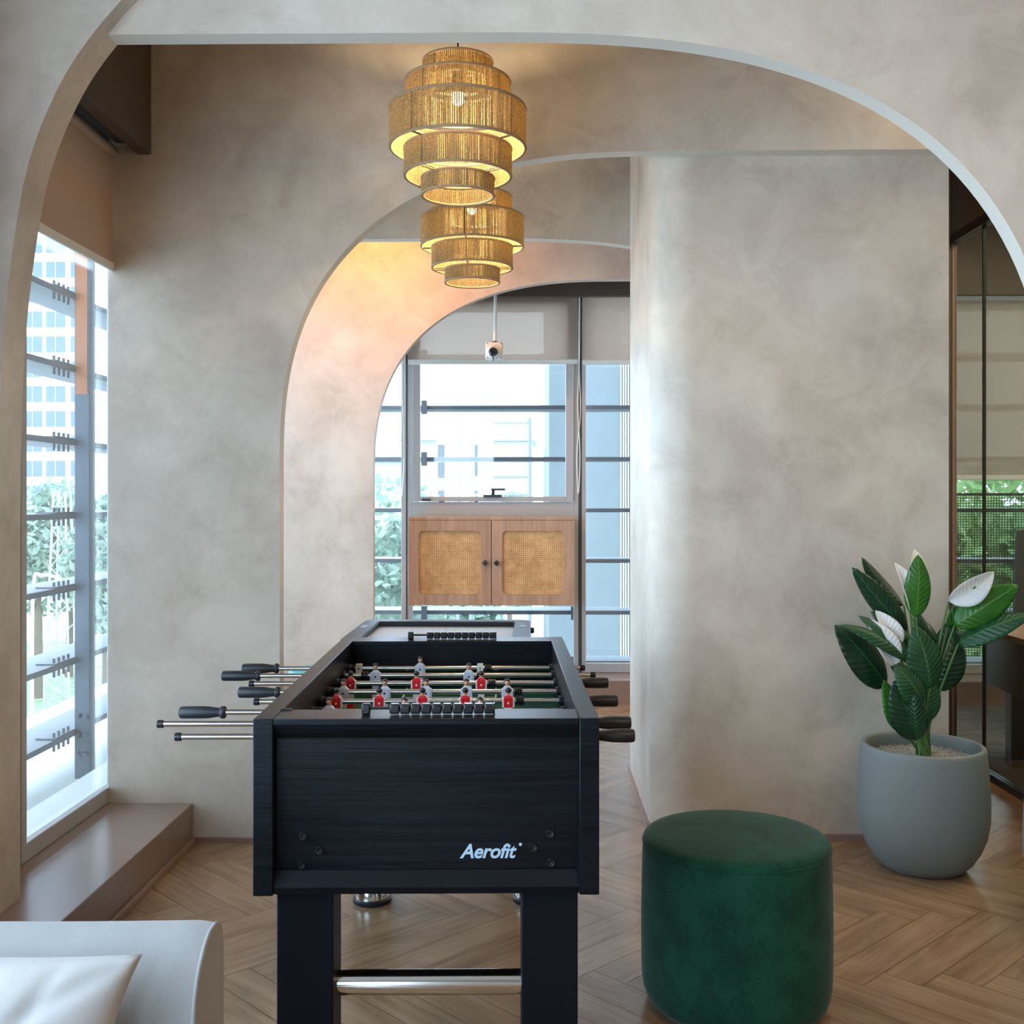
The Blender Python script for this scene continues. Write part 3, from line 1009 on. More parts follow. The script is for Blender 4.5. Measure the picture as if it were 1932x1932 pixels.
def make_pendant(name, label, loc, rz, cord_top):
    t = thing(name, label, 'lamp', loc, rz, 'jute pendant lamps')
    rnd = random.Random(11)
    for R, z1, z0 in TIERS:
        z1 -= BASEZ; z0 -= BASEZ
        n = int(2 * PI * R / 0.0071)
        mb = MB()
        for k in range(n):
            a = 2 * PI * k / n
            j = rnd.uniform(-0.1, 0.1) * 2 * PI / n
            a2 = a + j
            rw = 0.00315 * rnd.uniform(0.85, 1.15)
            mb.tube((R * math.cos(a2), R * math.sin(a2), z0), (R * math.cos(a), R * math.sin(a), z1), rw, 5, caps=False)
        tier = mb.build('shade_tier', 'jute', t, smooth=80)
        rim = MB()
        for z in (z0, z1):
            rim.path([(R * math.cos(2 * PI * k / 72), R * math.sin(2 * PI * k / 72), z) for k in range(72)], 0.0052, 8, closed=True)
        rim.build('rim', 'jute_rim', tier, smooth=80)
    # crown disc of cords over the top tier
    mb = MB()
    R, z1 = TIERS[0][0], TIERS[0][1] - BASEZ
    for k in range(64):
        a = 2 * PI * k / 64
        mb.tube((0.03 * math.cos(a), 0.03 * math.sin(a), z1 + 0.012), (R * math.cos(a), R * math.sin(a), z1), 0.0018, 4, r1=0.0042, caps=False)
    mb.build('crown', 'jute', t, smooth=80)
    w = MB()
    for k in range(4):
        a = PI / 4 + k * PI / 2 + 0.15
        c, s_ = math.cos(a), math.sin(a)
        prev = None
        for R, z1, z0 in TIERS:
            z1 -= BASEZ; z0 -= BASEZ
            w.tube((R * c, R * s_, z0), (R * c, R * s_, z1), 0.0022, 6)
            if prev:
                w.tube((prev[0] * c, prev[0] * s_, z1 + 0.0), (R * c, R * s_, z1), 0.0018, 6)
            prev = (R, z0)
        w.tube((0.181 * c, 0.181 * s_, TIERS[3][2] - BASEZ), (0.1226 * c, 0.1226 * s_, TIERS[3][2] - BASEZ), 0.0018, 6)
        w.tube((0.23 * c, 0.23 * s_, TIERS[2][2] - BASEZ), (0.181 * c, 0.181 * s_, TIERS[2][2] - BASEZ), 0.0018, 6)
        w.tube((0.117 * c, 0.117 * s_, TIERS[0][1] - BASEZ), (0.0, 0.0, TIERS[0][1] - BASEZ + 0.01), 0.0022, 6)
    w.build('wire_frame', 'wire', t)
    cz = TIERS[0][1] - BASEZ
    MB().tube((0, 0, cz - 0.095), (0, 0, cz + 0.03), 0.020, 16).build('socket', 'black_plastic', t)
    bz = cz - 0.12
    bl = MB().lathe([(0, -0.026), (0.013, -0.023), (0.021, -0.012), (0.022, 0.0), (0.018, 0.014), (0.012, 0.024)], 20, (0, 0, bz)).build('bulb', 'bulb', t, smooth=60)
    MB().tube((0, 0, cz + 0.03), (0, 0, cord_top - loc[2]), 0.0028, 8).build('cord', 'black_plastic', t)
    l = bpy.data.lights.new('pendant_light', 'POINT')
    l.energy = 18
    l.color = (1.0, 0.73, 0.39)
    l.shadow_soft_size = 0.03
    lo = bpy.data.objects.new('pendant_light', l)
    COL.objects.link(lo)
    lo.parent = t
    lo.location = (0, 0, bz - 0.05)
    lo.visible_camera = False
    return t


p1 = at(864, 300, 3.70); p2 = at(891, 450, 4.906)
make_pendant('pendant_lamp', 'tiered jute pendant lamp, the nearer and higher of two over the tables', (p1.x, 3.70, BASEZ), 0.0, CEIL)
make_pendant('pendant_lamp', 'tiered jute pendant lamp, the farther and lower one behind its twin', (p2.x, 4.906, BASEZ - 0.058), 0.55, CEIL)

# recessed spotlight washing the fourth arch, hidden above the third
sp_ = thing('ceiling_spotlight', 'small warm ceiling spotlight above the last arch', 'spotlight', (-1.0, 5.95, CEIL))
MB().lathe([(0.045, 0.0), (0.045, -0.06), (0.036, -0.06), (0.034, -0.01), (0, -0.01)], 24).build('spotlight_can', 'black_frame', sp_)
l = bpy.data.lights.new('spot', 'SPOT')
l.energy = 62; l.color = (1.0, 0.39, 0.09); l.spot_size = math.radians(150); l.spot_blend = 0.9; l.shadow_soft_size = 0.03
lo = bpy.data.objects.new('spot', l); COL.objects.link(lo); lo.location = (-1.0, 5.95, CEIL - 0.07)
lo.rotation_euler = Vector((0.05, 0.68, -0.72)).to_track_quat('-Z', 'Y').to_euler()

# ------------------------------------------------------------------ foosball table
D0 = 2.354
xc_, dc_ = (804.5 - 966) / 2050 * D0, D0
FR = TH + math.atan(25 / 2050)
foos = thing('foosball_table', 'black wood foosball table with red and white players and a printed maker name', 'game table',
             (xc_ * math.cos(TH) - dc_ * math.sin(TH), xc_ * math.sin(TH) + dc_ * math.cos(TH), 0), FR)
FW, FL, FT, FB = 0.75, 1.376, 0.88, 0.4965
hw = FW / 2


def lx(px, ly): return (px - 941) * (D0 + ly) / 2050 + 0.1567


ts = 0.043
for s_ in (-1, 1):
    MB().box(min(s_ * hw, s_ * (hw - ts)), max(s_ * hw, s_ * (hw - ts)), 0, FL, FB, FT).build('side_panel', 'blackwood', foos, bevel=0.002)
iw = hw - ts - 0.0006
# end pieces: cap board, recessed board with bevelled mouldings
for end in (0, 1):
    def Yf(y): return y if end == 0 else FL - y
    def B(y0, y1): return (min(Yf(y0), Yf(y1)), max(Yf(y0), Yf(y1)))
    y = B(0.001, 0.108)
    MB().box(-iw, iw, *y, FT - 0.014, FT - 0.0004).build('end_rail', 'blackwood', foos, bevel=0.0015)
    y = B(0.030, 0.062)
    MB().box(-iw, iw, *y, FB + 0.004, FT - 0.014).build('end_panel', 'blackwood', foos, bevel=0)
    y = B(0.062, 0.108)
    MB().box(-iw, iw, *y, FT - 0.17, FT - 0.014).build('inner_end_wall', 'blackwood', foos)
    prof = [(Yf(0.001), FT - 0.014), (Yf(0.03), FT - 0.014), (Yf(0.03), FT - 0.046), (Yf(0.022), FT - 0.046)]
    MB().prism(prof, -iw, iw, plane='YZ').build('upper_moulding', 'blackwood', foos)
    prof = [(Yf(0.030), FB + 0.048), (Yf(0.024), FB + 0.048), (Yf(0.003), FB + 0.018), (Yf(0.003), FB + 0.016), (Yf(0.012), FB + 0.0), (Yf(0.030), FB + 0.0)]
    MB().prism(prof, -iw, iw, plane='YZ').build('lower_moulding', 'blacklam', foos, smooth=0)
MB().box(-iw, iw, 0.064, FL - 0.064, FB + 0.02, FB + 0.035).build('bottom_board', 'blacklam', foos)
PZ = 0.725
MB().box(-iw, iw, 0.110, FL - 0.110, PZ - 0.012, PZ).build('playing_field', 'pitch', foos)
yc2 = FL / 2
FZ = (PZ + 0.0002, PZ + 0.0008)
MB().box(-iw, iw, yc2 - 0.003, yc2 + 0.003, *FZ).build('halfway_line', 'pitch_line', foos)
for e in (0.11, FL - 0.11 - 0.18):
    e1 = e + 0.18
    f0, f1 = (e1 - 0.005, e1) if e < 0.5 else (e, e + 0.005)
    pts = [(-0.15, e), (-0.145, e), (-0.145, f0), (0.145, f0), (0.145, e), (0.15, e), (0.15, e1), (-0.15, e1)] if e < 0.5 else \
          [(-0.15, e), (0.15, e), (0.15, e1), (0.145, e1), (0.145, f1), (-0.145, f1), (-0.145, e1), (-0.15, e1)]
    MB().prism(pts, *FZ, plane='XY').build('penalty_box_line', 'pitch_line', foos)
cc = MB()
rs = [[cc.bm.verts.new((rr_ * math.cos(2 * PI * k / 48), yc2 + rr_ * math.sin(2 * PI * k / 48), z)) for k in range(48)] for z in FZ for rr_ in (0.08, 0.085)]
for k in range(48):
    j2 = (k + 1) % 48
    for A, B_ in ((rs[0], rs[1]), (rs[1], rs[3]), (rs[3], rs[2]), (rs[2], rs[0])):
        cc.bm.faces.new((A[k], A[j2], B_[j2], B_[k]))
cc.build('centre_circle', 'pitch_line', foos)
# legs, feet, stretchers
for yy in (0.036, FL - 0.036 - 0.122 + 0.03):
    for s_ in (-1, 1):
        a, b = sorted((s_ * 0.207, s_ * 0.331))
        leg = MB().box(a, b, yy, yy + 0.122, 0.06, FB).build('leg', 'blacklam', foos, bevel=0.003)
        cxx, cyy = (a + b) / 2, yy + 0.061
        MB().lathe([(0, 0.018), (0.058, 0.018), (0.058, 0.022), (0.050, 0.048), (0.030, 0.0595), (0, 0.0595)], 32, (cxx, cyy, 0)).build('leveller', 'chrome', leg, smooth=40)
        MB().lathe([(0, 0.0), (0.062, 0.0), (0.065, 0.004), (0.065, 0.014), (0.061, 0.018), (0, 0.018)], 32, (cxx, cyy, 0)).build('rubber_foot', 'rubber', leg, smooth=40)
    zc = H - (1852.5 - 938) / 2050 * (D0 + 0.097)
    MB().tube((-0.2075, yy + 0.061, zc), (0.2075, yy + 0.061, zc), 0.0275, 32).build('stretcher', 'chrome', foos, smooth=60)
# bolts and name on the near end
yp = 0.030
dz = D0 + yp
for bx_, by_ in ((572, 1576), (603, 1603), (570, 1631), (1038, 1573), (1006, 1599), (1039, 1628)):
    X, Z = lx(bx_, yp), H - (by_ - 938) / 2050 * dz
    MB().lathe([(0, -0.0015), (0.0032, -0.0012), (0.0045, -0.004), (0.0082, -0.0045), (0.0095, -0.002), (0.0098, 0)], 20, (X, yp, Z), 'Y').build('bolt', 'black_plastic', foos, smooth=50)
X0t, X1t = lx(867.5, yp), lx(975, yp)
Zb = H - (1618.5 - 938) / 2050 * dz
Zt_ = H - (1592.0 - 938) / 2050 * dz
fc = bpy.data.curves.new('logo', 'FONT')
fc.body = 'Aerofit'
fc.shear = 0.28
fc.offset = 0.023
fc.space_character = 0.98
fc.extrude = 0.01
tmp = bpy.data.objects.new('tmp', fc)
COL.objects.link(tmp)
bpy.context.view_layer.update()
me = bpy.data.meshes.new_from_object(tmp.evaluated_get(bpy.context.evaluated_depsgraph_get()))
bpy.data.objects.remove(tmp)
xs = [v.co.x for v in me.vertices]; ys = [v.co.y for v in me.vertices]
x0_, x1_ = min(xs), max(xs); y0_, y1_ = 0.0, max(ys)
for v in me.vertices:
    X = X0t + (v.co.x - x0_) / (x1_ - x0_) * (X1t - X0t)
    Z = Zb + (v.co.y - y0_) / (y1_ - y0_) * (Zt_ - Zb)
    v.co = (X, yp - 0.0006 - v.co.z * 0.03, Z)
me.materials.clear(); me.materials.append(M['logo'])
lg = bpy.data.objects.new('maker_name', me); COL.objects.link(lg); lg.parent = foos
lg['label'] = 'pale blue bold italic lettering'
X, Z = lx(981.9, yp), H - (1593.6 - 938) / 2050 * dz
MB().tube((X, yp - 0.001, Z), (X, yp, Z), 0.0034, 20).build('maker_mark_dot', 'logo', foos)
# little corner plug
MB().tube((lx(534, 0.105), 0.104, FT), (lx(534, 0.105), 0.104, FT + 0.004), 0.006, 10).box(lx(534, 0.105), lx(534, 0.105) + 0.022, 0.098, 0.104, FT, FT + 0.003).build('corner_plug', 'black_plastic', foos)


def player_bm(team):
    m = MB()
    # materials: 0 shirt, 1 skin, 2 hair, 3 sleeves/legs, 4 boots, 5 badge
    def taper(x0, x1, y0, y1, z0, X0, X1, Y0, Y1, z1, mi):
        b = m.bm
        vs = [b.verts.new(p) for p in ((x0, y0, z0), (x1, y0, z0), (x1, y1, z0), (x0, y1, z0), (X0, Y0, z1), (X1, Y0, z1), (X1, Y1, z1), (X0, Y1, z1))]
        for q in ((3, 2, 1, 0), (4, 5, 6, 7), (0, 1, 5, 4), (1, 2, 6, 5), (2, 3, 7, 6), (3, 0, 4, 7)):
            b.faces.new([vs[i] for i in q]).material_index = mi
    taper(-.0115, .0115, -.009, .009, -.016, -.0125, .0125, -.009, .009, .010, 0)
    taper(-.0125, .0125, -.009, .009, .010, -.007, .007, -.006, .006, .0165, 0)
    for s_ in (-1, 1):
        a = [(s_ * .0118), (s_ * .0168)]
        b_ = [(s_ * .0122), (s_ * .0160)]
        taper(min(a), max(a), -.008, .008, -.016, min(b_), max(b_), -.0075, .0075, .009, 3)
    m.tube((0, 0, .014), (0, 0, .021), .0045, 10, mi=1)
    m.ball((0, 0, .0272), .0088, 0.86, 0.95, 1.1, 7, mi=1)
    m.ball((0, .0016, .0300), .0095, 0.90, 0.98, 0.86, 7, mi=2)
    m.ball((0, -.0092, .0262), .0016, 1, 1, 1.3, 3, mi=1)
    taper(-.0075, .0075, -.006, .006, -.058, -.0115, .0115, -.008, .008, -.016, 3)
    taper(-.010, .010, -.014, .009, -.072, -.009, .009, -.009, .008, -.058, 4)
    taper(-.0024, .0024, -.0100, -.009, -.006, -.0024, .0024, -.0100, -.009, -.0005, 5)
    taper(-.0024, .0024, .009, .0100, -.007, -.0024, .0024, .009, .0100, -.0015, 5)
    bmesh.ops.recalc_face_normals(m.bm, faces=m.bm.faces)
    return m


protos = {}
def player(team, parent, x, rz):
    if team not in protos:
        mats = {'white': ['white_shirt', 'skin_plastic', 'hair_plastic', 'white_shirt', 'white_shirt', 'black_plastic'],
                'red': ['red_plastic', 'skin_plastic', 'hair_plastic', 'white_plastic', 'red_plastic', 'white_plastic']}[team]
        o = player_bm(team).build('player_figure', mats, parent, smooth=35, bevel=0.0012)
        protos[team] = o
    else:
        o = protos[team].copy()
        COL.objects.link(o)
        o.parent = parent
    o.location = (x, 0, 0)
    o.rotation_euler = (0, 0, rz)
    return o


M['white_shirt'] = simple('pale_blue_shirt', (0.50, 0.56, 0.66), 0.35)
hp_ = {}


def handle(parent, xin, sgn, length=0.118):
    m = MB()
    prof = [(0, 0), (0.0145, 0.0), (0.0165, 0.003), (0.0165, 0.009), (0.0145, 0.013), (0.0118, 0.0145), (0.0122, 0.022), (0.0155, 0.043), (0.0162, 0.06), (0.0160, length - 0.008), (0.0145, length - 0.002), (0.012, length), (0, length)]
    m.lathe([(r, z * sgn) for r, z in prof], 16, (xin, 0, 0), 'X')
    return m.build('handle', 'rubber', parent, smooth=25)


ROD_Z = 0.805
rods = [  # picture x of the men, team, left end px, right end px, handle side
    dict(men=(620, 800, 985), team='red', L=332, R=1198, hs=1, bump=(600, 1005)),
    dict(men=(722, 880), team='red', L=299, R=1191, hs=1, bump=(690, 905)),
    dict(men=(621, 763, 906), team='white', L=341, R=1100, hs=-1, bump=(600, 928)),
    dict(men=(635, 716, 797.5, 878, 959), team='red', L=480, R=1166, hs=1, bump=(618, 981)),
    dict(men=(648, 726, 804, 880, 957), team='white', L=451, R=1094, hs=-1, bump=(630, 978)),
    dict(men=(662, 786, 908), team='red', L=471, R=1148, hs=1, bump=(645, 928)),
    dict(men=(708.7, 884.5), team='white', L=420, R=1124, hs=-1, bump=(689, 906)),
    dict(men=(793,), team='white', L=458, R=1104, hs=-1, bump=(664, 921), blocks=(678, 906)),
]
for k, rd in enumerate(rods):
    ly = 0.170 + 0.1434 * k
    e = bpy.data.objects.new('rod', None)
    COL.objects.link(e)
    e.parent = foos
    e.location = (0, ly, ROD_Z)
    e.empty_display_size = 0.05
    xl, xr = lx(rd['L'], ly), lx(rd['R'], ly)
    MB().tube((xl + 0.01, 0, 0), (xr - 0.01, 0, 0), 0.0073, 16).build('rod_tube', 'rod_steel', e, smooth=60)
    if rd['hs'] > 0:
        hl = xr - hw - 0.001
        m = handle(e, hw + 0.001, 1, hl)
        MB().tube((xl, 0, 0), (xl + 0.016, 0, 0), 0.0098, 14).build('end_cap', 'black_plastic', e, bevel=0.002)
    else:
        handle(e, xl + 0.118, -1)
        MB().tube((xr - 0.016, 0, 0), (xr, 0, 0), 0.0098, 14).build('end_cap', 'black_plastic', e, bevel=0.002)
    for s_ in (-1, 1):
        MB().tube((s_ * (hw - ts - 0.012), 0, 0), (s_ * (hw - ts), 0, 0), 0.014, 16).build('bushing', 'black_plastic', e, bevel=0.001)
    for b in rd['bump']:
        bx0 = lx(b, ly)
        prof = []
        for i in range(4):
            prof += [(0.0080, i * 0.006 - 0.012), (0.0125, i * 0.006 - 0.011), (0.0125, i * 0.006 - 0.008), (0.0080, i * 0.006 - 0.0065)]
        MB().lathe(prof, 16, (bx0, 0, 0), 'X').build('bumper', 'black_plastic', e, smooth=20)
    for mx_ in rd['men']:
        player(rd['team'], e, lx(mx_, ly), 0 if rd['team'] == 'white' else PI)
    for b in rd.get('blocks', ()):
        X = lx(b, ly)
        MB().box(X - 0.0095, X + 0.0095, -0.012, 0.010, -0.016, 0.014).tube((X, -0.0125, 0), (X, -0.012, 0), 0.003, 8, mi=1).build('rod_block', ['white_plastic', 'alu_dark'], e, bevel=0.003)


def counter(ly, x0, x1, xr, z, rz, n=10):
    e = bpy.data.objects.new('score_counter', None)
    COL.objects.link(e); e.parent = foos; e.location = (0, ly, z); e.empty_display_size = 0.05
    zc = 0.0135
    MB().box(x0, x0 + 0.019, -0.009, 0.009, 0.0, 0.024).build('counter_bracket', 'black_plastic', e, bevel=0.003)
    MB().tube((x0 + 0.015, 0, zc), (xr - 0.004, 0, zc), 0.0035, 10).build('counter_bar', 'rubber', e)
    pitch = (xr - x1) / n
    for i in range(n):
        a = x1 + i * pitch
        MB().box(a + 0.0006, a + pitch - 0.0006, -0.0105, 0.0105, 0.0015, 0.0235).build('score_bead', 'black_plastic', e, bevel=0.0035)
    MB().box(xr - 0.003, xr + 0.001, -0.010, 0.010, 0.0, 0.0245).build('counter_bracket', 'black_plastic', e, bevel=0.001)


counter(0.052, lx(683, .052), lx(735, .052), lx(933, .052), FT, 0)
counter(FL - 0.05, lx(770, FL - .05), lx(805, FL - .05), lx(936, FL - .05), FT, 0)

# ------------------------------------------------------------------ hockey table behind it
hx0, hx1, hy0, hy1, hz = -0.792, -0.012, 4.40, 5.147, 0.78
hk = thing('air_hockey_table', 'low black-rimmed hockey table with a pale grey top behind the foosball table', 'game table', ((hx0 + hx1) / 2, (hy0 + hy1) / 2, 0))
a_, b_ = (hx1 - hx0) / 2, (hy1 - hy0) / 2
def rr_loop(hx, hy, r, n=10):
    pts = []
    for cx0, cy0, t0 in ((hx - r, hy - r, 0), (-hx + r, hy - r, PI / 2), (-hx + r, -hy + r, PI), (hx - r, -hy + r, 1.5 * PI)):
        for k in range(n + 1):
            t = t0 + k / n * PI / 2
            pts.append((cx0 + r * math.cos(t), cy0 + r * math.sin(t)))
    return pts
ro = MB()
O, I = rr_loop(a_, b_, 0.05), rr_loop(a_ - 0.075, b_ - 0.085, 0.012)
n = len(O)
V = [[ro.bm.verts.new((x, y, z)) for x, y in L] for z in (hz - 0.10, hz) for L in (O, I)]
for k in range(n):
    j = (k + 1) % n
    for q in ((V[0][k], V[0][j], V[1][j], V[1][k]), (V[2][j], V[2][k], V[3][k], V[3][j]), (V[0][j], V[0][k], V[2][k], V[2][j]), (V[1][k], V[1][j], V[3][j], V[3][k])):
        ro.bm.faces.new(q)
ro.build('rim', 'table_rim', hk, bevel=0.008, segs=3)
MB().box(-a_ + 0.06, a_ - 0.06, -b_ + 0.07, b_ - 0.07, hz - 0.045, hz - 0.025).build('playing_surface', 'table_grey', hk)
MB().box(-a_ + 0.02, a_ - 0.02, -b_ + 0.02, b_ - 0.02, hz - 0.30, hz - 0.10).build('apron', 'charcoal', hk, bevel=0.004)
MB().box(-0.002, 0.002, -b_ + 0.09, b_ - 0.09, hz - 0.0248, hz - 0.0243).build('centre_line', 'sticker', hk)
for s_ in (-1, 1):
    for t_ in (-1, 1):
        MB().box(s_ * (a_ - 0.10) - 0.035, s_ * (a_ - 0.10) + 0.035, t_ * (b_ - 0.10) - 0.035, t_ * (b_ - 0.10) + 0.035, 0, hz - 0.30).build('leg', 'charcoal', hk, bevel=0.004)
MB().box(a_ - 0.050, a_ - 0.022, b_ - 0.30, b_ - 0.22, hz + 0.0002, hz + 0.0012).box(a_ - 0.054, a_ - 0.030, b_ - 0.19, b_ - 0.165, hz + 0.0002, hz + 0.0012).build('corner_print', 'sticker', hk)
MB().box(-a_ + 0.02, -a_ + 0.05, b_ - 0.34, b_ - 0.24, hz + 0.0002, hz + 0.0012).build('corner_print', 'sticker', hk)
MB().lathe([(0, 0), (0.014, 0.0), (0.014, 0.012), (0.010, 0.018), (0, 0.018)], 16, (a_ - 0.001, b_ - 0.09, hz - 0.04), 'X').build('side_knob', 'black_plastic', hk)

# teal round side table glimpsed beside it
tp = at(604, 1266, 5.55)
st = thing('side_table', 'teal round side table peeking out left of the foosball table', 'side table', (tp.x, 5.55, 0))
th_ = at(604, 1262, 5.55).z
MB().lathe([(0, th_ - 0.022), (0.150, th_ - 0.022), (0.158, th_ - 0.014), (0.158, th_ - 0.004), (0.152, th_), (0, th_)], 48).build('table_top', 'teal', st)
MB().lathe([(0, 0), (0.11, 0), (0.11, 0.010), (0.015, 0.02), (0.014, th_ - 0.022), (0, th_ - 0.022)], 32).build('pedestal', 'teal', st)

# ------------------------------------------------------------------ velvet pouf
pc = at(1388, 1300, 2.95)
pf = thing('velvet_pouf', 'round dark green velvet pouf standing right of the foosball table', 'pouf', (pc.x, 2.95, 0))
R = 0.2535
prof = [(0, 0.0), (0.205, 0.0), (0.226, 0.005), (0.239, 0.018), (0.2475, 0.038), (0.252, 0.062), (R, 0.10), (R + .001, 0.22), (R - .001, 0.34), (R - 0.003, 0.405), (R - 0.0045, 0.425)]
MB().lathe(prof, 96).build('side_cover', 'velvet', pf, smooth=60)
prof = [(R - 0.0055, 0.425), (R - 0.004, 0.432), (R - 0.007, 0.440), (R - 0.014, 0.446), (R - 0.035, 0.450), (R - 0.11, 0.454), (0, 0.456)]
MB().lathe(prof, 96).build('top_cover', 'velvet', pf, smooth=60)
MB().path([((R - 0.0042) * math.cos(2 * PI * k / 96), (R - 0.0042) * math.sin(2 * PI * k / 96), 0.4275) for k in range(96)], 0.0022, 8, closed=True).build('piping', 'velvet', pf, smooth=60)


# ------------------------------------------------------------------ pots, gravel, plant
def pot(label, x, y, group=None):
    t = thing('plant_pot', label, 'plant pot', (x, y, 0), 0, group)
    prof = [(0, 0.0), (0.140, 0.0), (0.158, 0.008), (0.185, 0.035), (0.212, 0.075), (0.233, 0.125), (0.2435, 0.18), (0.2450, 0.23), (0.2425, 0.30), (0.2375, 0.37), (0.2325, 0.425), (0.230, 0.437), (0.2255, 0.443), (0.214, 0.443), (0.2095, 0.438),
            (0.208, 0.42), (0.208, 0.36), (0, 0.36)]
    prof = [(a * 0.945, b * 1.02) for a, b in prof]
    MB().lathe(prof, 96).build('pot_body', 'pot', t, smooth=60)
    return t


PX, PY = at(1741, 1400, 4.03).x, 4.03
pot('grey rounded plant pot holding a white-flowered lily beside the pier', PX, PY)
pot('grey rounded plant pot mostly cut off, in front of the glass partition', at(2077, 1500, 3.56).x, 3.56)
gm = MB()
rnd = random.Random(5)
gm.lathe([(0, -0.03), (0.1945, -0.03), (0.1945, 0.0), (0, 0.0)], 48)
for k in range(1500):
    r = 0.192 * math.sqrt(rnd.random()); a = rnd.uniform(0, 2 * PI)
    s_ = rnd.uniform(0.0028, 0.0055)
    c = Vector((r * math.cos(a), r * math.sin(a), rnd.uniform(0.0, 0.005)))
    Rm = Matrix.Rotation(rnd.uniform(0, 3), 3, Vector((rnd.random(), rnd.random(), rnd.random() + .1)).normalized())
    vs = [gm.bm.verts.new(c + Rm @ Vector(v) * s_) for v in ((1, 0, 0), (-1, 0, 0), (0, 1.1, 0), (0, -1.1, 0), (0, 0, .8), (0, 0, -.8))]
    for q in ((0, 2, 4), (2, 1, 4), (1, 3, 4), (3, 0, 4), (2, 0, 5), (1, 2, 5), (3, 1, 5), (0, 3, 5)):
        gm.bm.faces.new([vs[i] for i in q])
g = gm.build('gravel', 'gravel', None, smooth=0, loc=(PX, PY, 0.402))
tag(g, 'fine white gravel filling the grey pot around the plant', 'gravel', kind='stuff')

plant = thing('peace_lily', 'glossy green peace lily with three white flowers in the grey pot', 'plant', (PX, PY, 0.40))


def P8(zx, zy, dy=0.0):
    return at(1560 + .3416 * zx, 1020 + .3416 * zy, PY + dy)


def leaf(base, tip, w, mat, bow=0.05, roll=0.0, fold=0.35, name='leaf', tipp=2.0, belly=0.42, wav=0.0):
    """curved blade from base to tip, width w, bowed towards the viewer side"""
    b, t = P8(*base), P8(*tip)
    ax = (t - b); L = ax.length; ax.normalize()
    view = Vector((0.0, -1, 0.25)).normalized()
    side = ax.cross(view).normalized()
    side = (Matrix.Rotation(roll, 3, ax) @ side)
    up = side.cross(ax).normalized()
    bm = bmesh.new()
    uvl = bm.loops.layers.uv.new('leaf')
    NV, NU = 16, 8
    grid = []
    for i in range(NV + 1):
        v = i / NV
        # width profile
        wv = w / 2 * (math.sin(PI * v ** (math.log(0.5) / math.log(belly))) ** 0.72 if 0 < v < 1 else 0)
        c = b + ax * (L * v) + up * (bow * 4 * v * (1 - v) * 0.6 - bow * 0.9 * v * v)
        row = []
        for j in range(NU + 1):
            u = -1 + 2 * j / NU
            p = c + side * (u * wv) + up * (-fold * wv * (abs(u) ** 1.3) + wav * wv * math.sin(v * 22 + u))
            row.append((bm.verts.new(p - plant.location), (u, v)))
        grid.append(row)
    for i in range(NV):
        for j in range(NU):
            q = (grid[i][j], grid[i][j + 1], grid[i + 1][j + 1], grid[i + 1][j])
            f = bm.faces.new([x[0] for x in q])
            f.smooth = True
            for lp, x in zip(f.loops, q):
                lp[uvl].uv = x[1]
    bmesh.ops.remove_doubles(bm, verts=bm.verts, dist=1e-5)
    me = bpy.data.meshes.new(name)
    bm.to_mesh(me); bm.free()
    me.materials.append(M[mat])
    o = bpy.data.objects.new(name, me)
    COL.objects.link(o); o.parent = plant
    sol = o.modifiers.new('thick', 'SOLIDIFY'); sol.thickness = 0.0009
    return b


K = .3416 / 2050 * PY   # zoomed px to metres at the plant
leaves = [
    # base(zx,zy,dy) tip(zx,zy,dy) width mat bow roll fold
    ((330, 810, 0.00), (70, 465, -0.06), 195, 'leaf_dark', 0.03, 0.25, .25),
    ((440, 505, 0.00), (142, 157, -0.05), 120, 'leaf_dark', 0.02, -0.5, .5),
    ((425, 360, 0.05), (184, 95, 0.03), 105, 'leaf_dark', -0.01, 0.4, .4),
    ((492, 425, -0.09), (514, 78, -0.10), 130, 'leaf_bright', 0.02, 0.0, .22),
    ((705, 468, -0.04), (1060, 243, -0.10), 170, 'leaf_bright', 0.03, -0.1, .25),
    ((725, 572, -0.05), (1125, 385, -0.14), 130, 'leaf_mid', 0.03, -0.6, .35),
    ((665, 480, 0.02), (945, 197, 0.0), 130, 'leaf_bright', 0.02, 0.5, .35),
    ((598, 835, 0.03), (715, 500, 0.00), 200, 'leaf_dark', 0.03, -0.25, .3),
    ((570, 815, -0.06), (508, 480, -0.10), 190, 'leaf_mid', 0.03, 0.1, .25),
    ((440, 655, -0.09), (112, 440, -0.12), 88, 'leaf_mid', 0.04, 0.5, .4),
    ((490, 690, -0.07), (210, 400, -0.09), 100, 'leaf_mid', 0.04, 0.4, .4),
    ((500, 610, -0.03), (255, 385, -0.04), 85, 'leaf_mid', 0.02, 0.2, .4),
    ((530, 905, -0.08), (400, 690, -0.12), 150, 'leaf_mid', 0.03, 0.2, .3),
    ((495, 1105, -0.06), (385, 780, -0.10), 175, 'leaf_dark', 0.02, 0.0, .3),
    ((505, 1100, -0.08), (470, 830, -0.12), 110, 'leaf_dark', 0.02, -0.5, .5),
    ((415, 1055, -0.03), (335, 770, -0.05), 135, 'leaf_bright', 0.02, 0.5, .4),
    ((545, 1005, -0.02), (565, 740, -0.04), 130, 'leaf_mid', 0.02, -0.3, .4),
    ((545, 555, 0.03), (520, 400, 0.03), 80, 'leaf_dark', 0.01, 0.4, .4),
    ((610, 560, 0.05), (480, 420, 0.06), 90, 'leaf_dark', 0.01, 0.2, .4),
    ((600, 720, 0.06), (700, 420, 0.10), 120, 'leaf_dark', 0.01, -0.4, .4),
    ((470, 760, -0.02), (360, 680, -0.05), 90, 'leaf_dark', 0.01, 0.3, .3),
]
root0 = P8(485, 1150)
stems = []
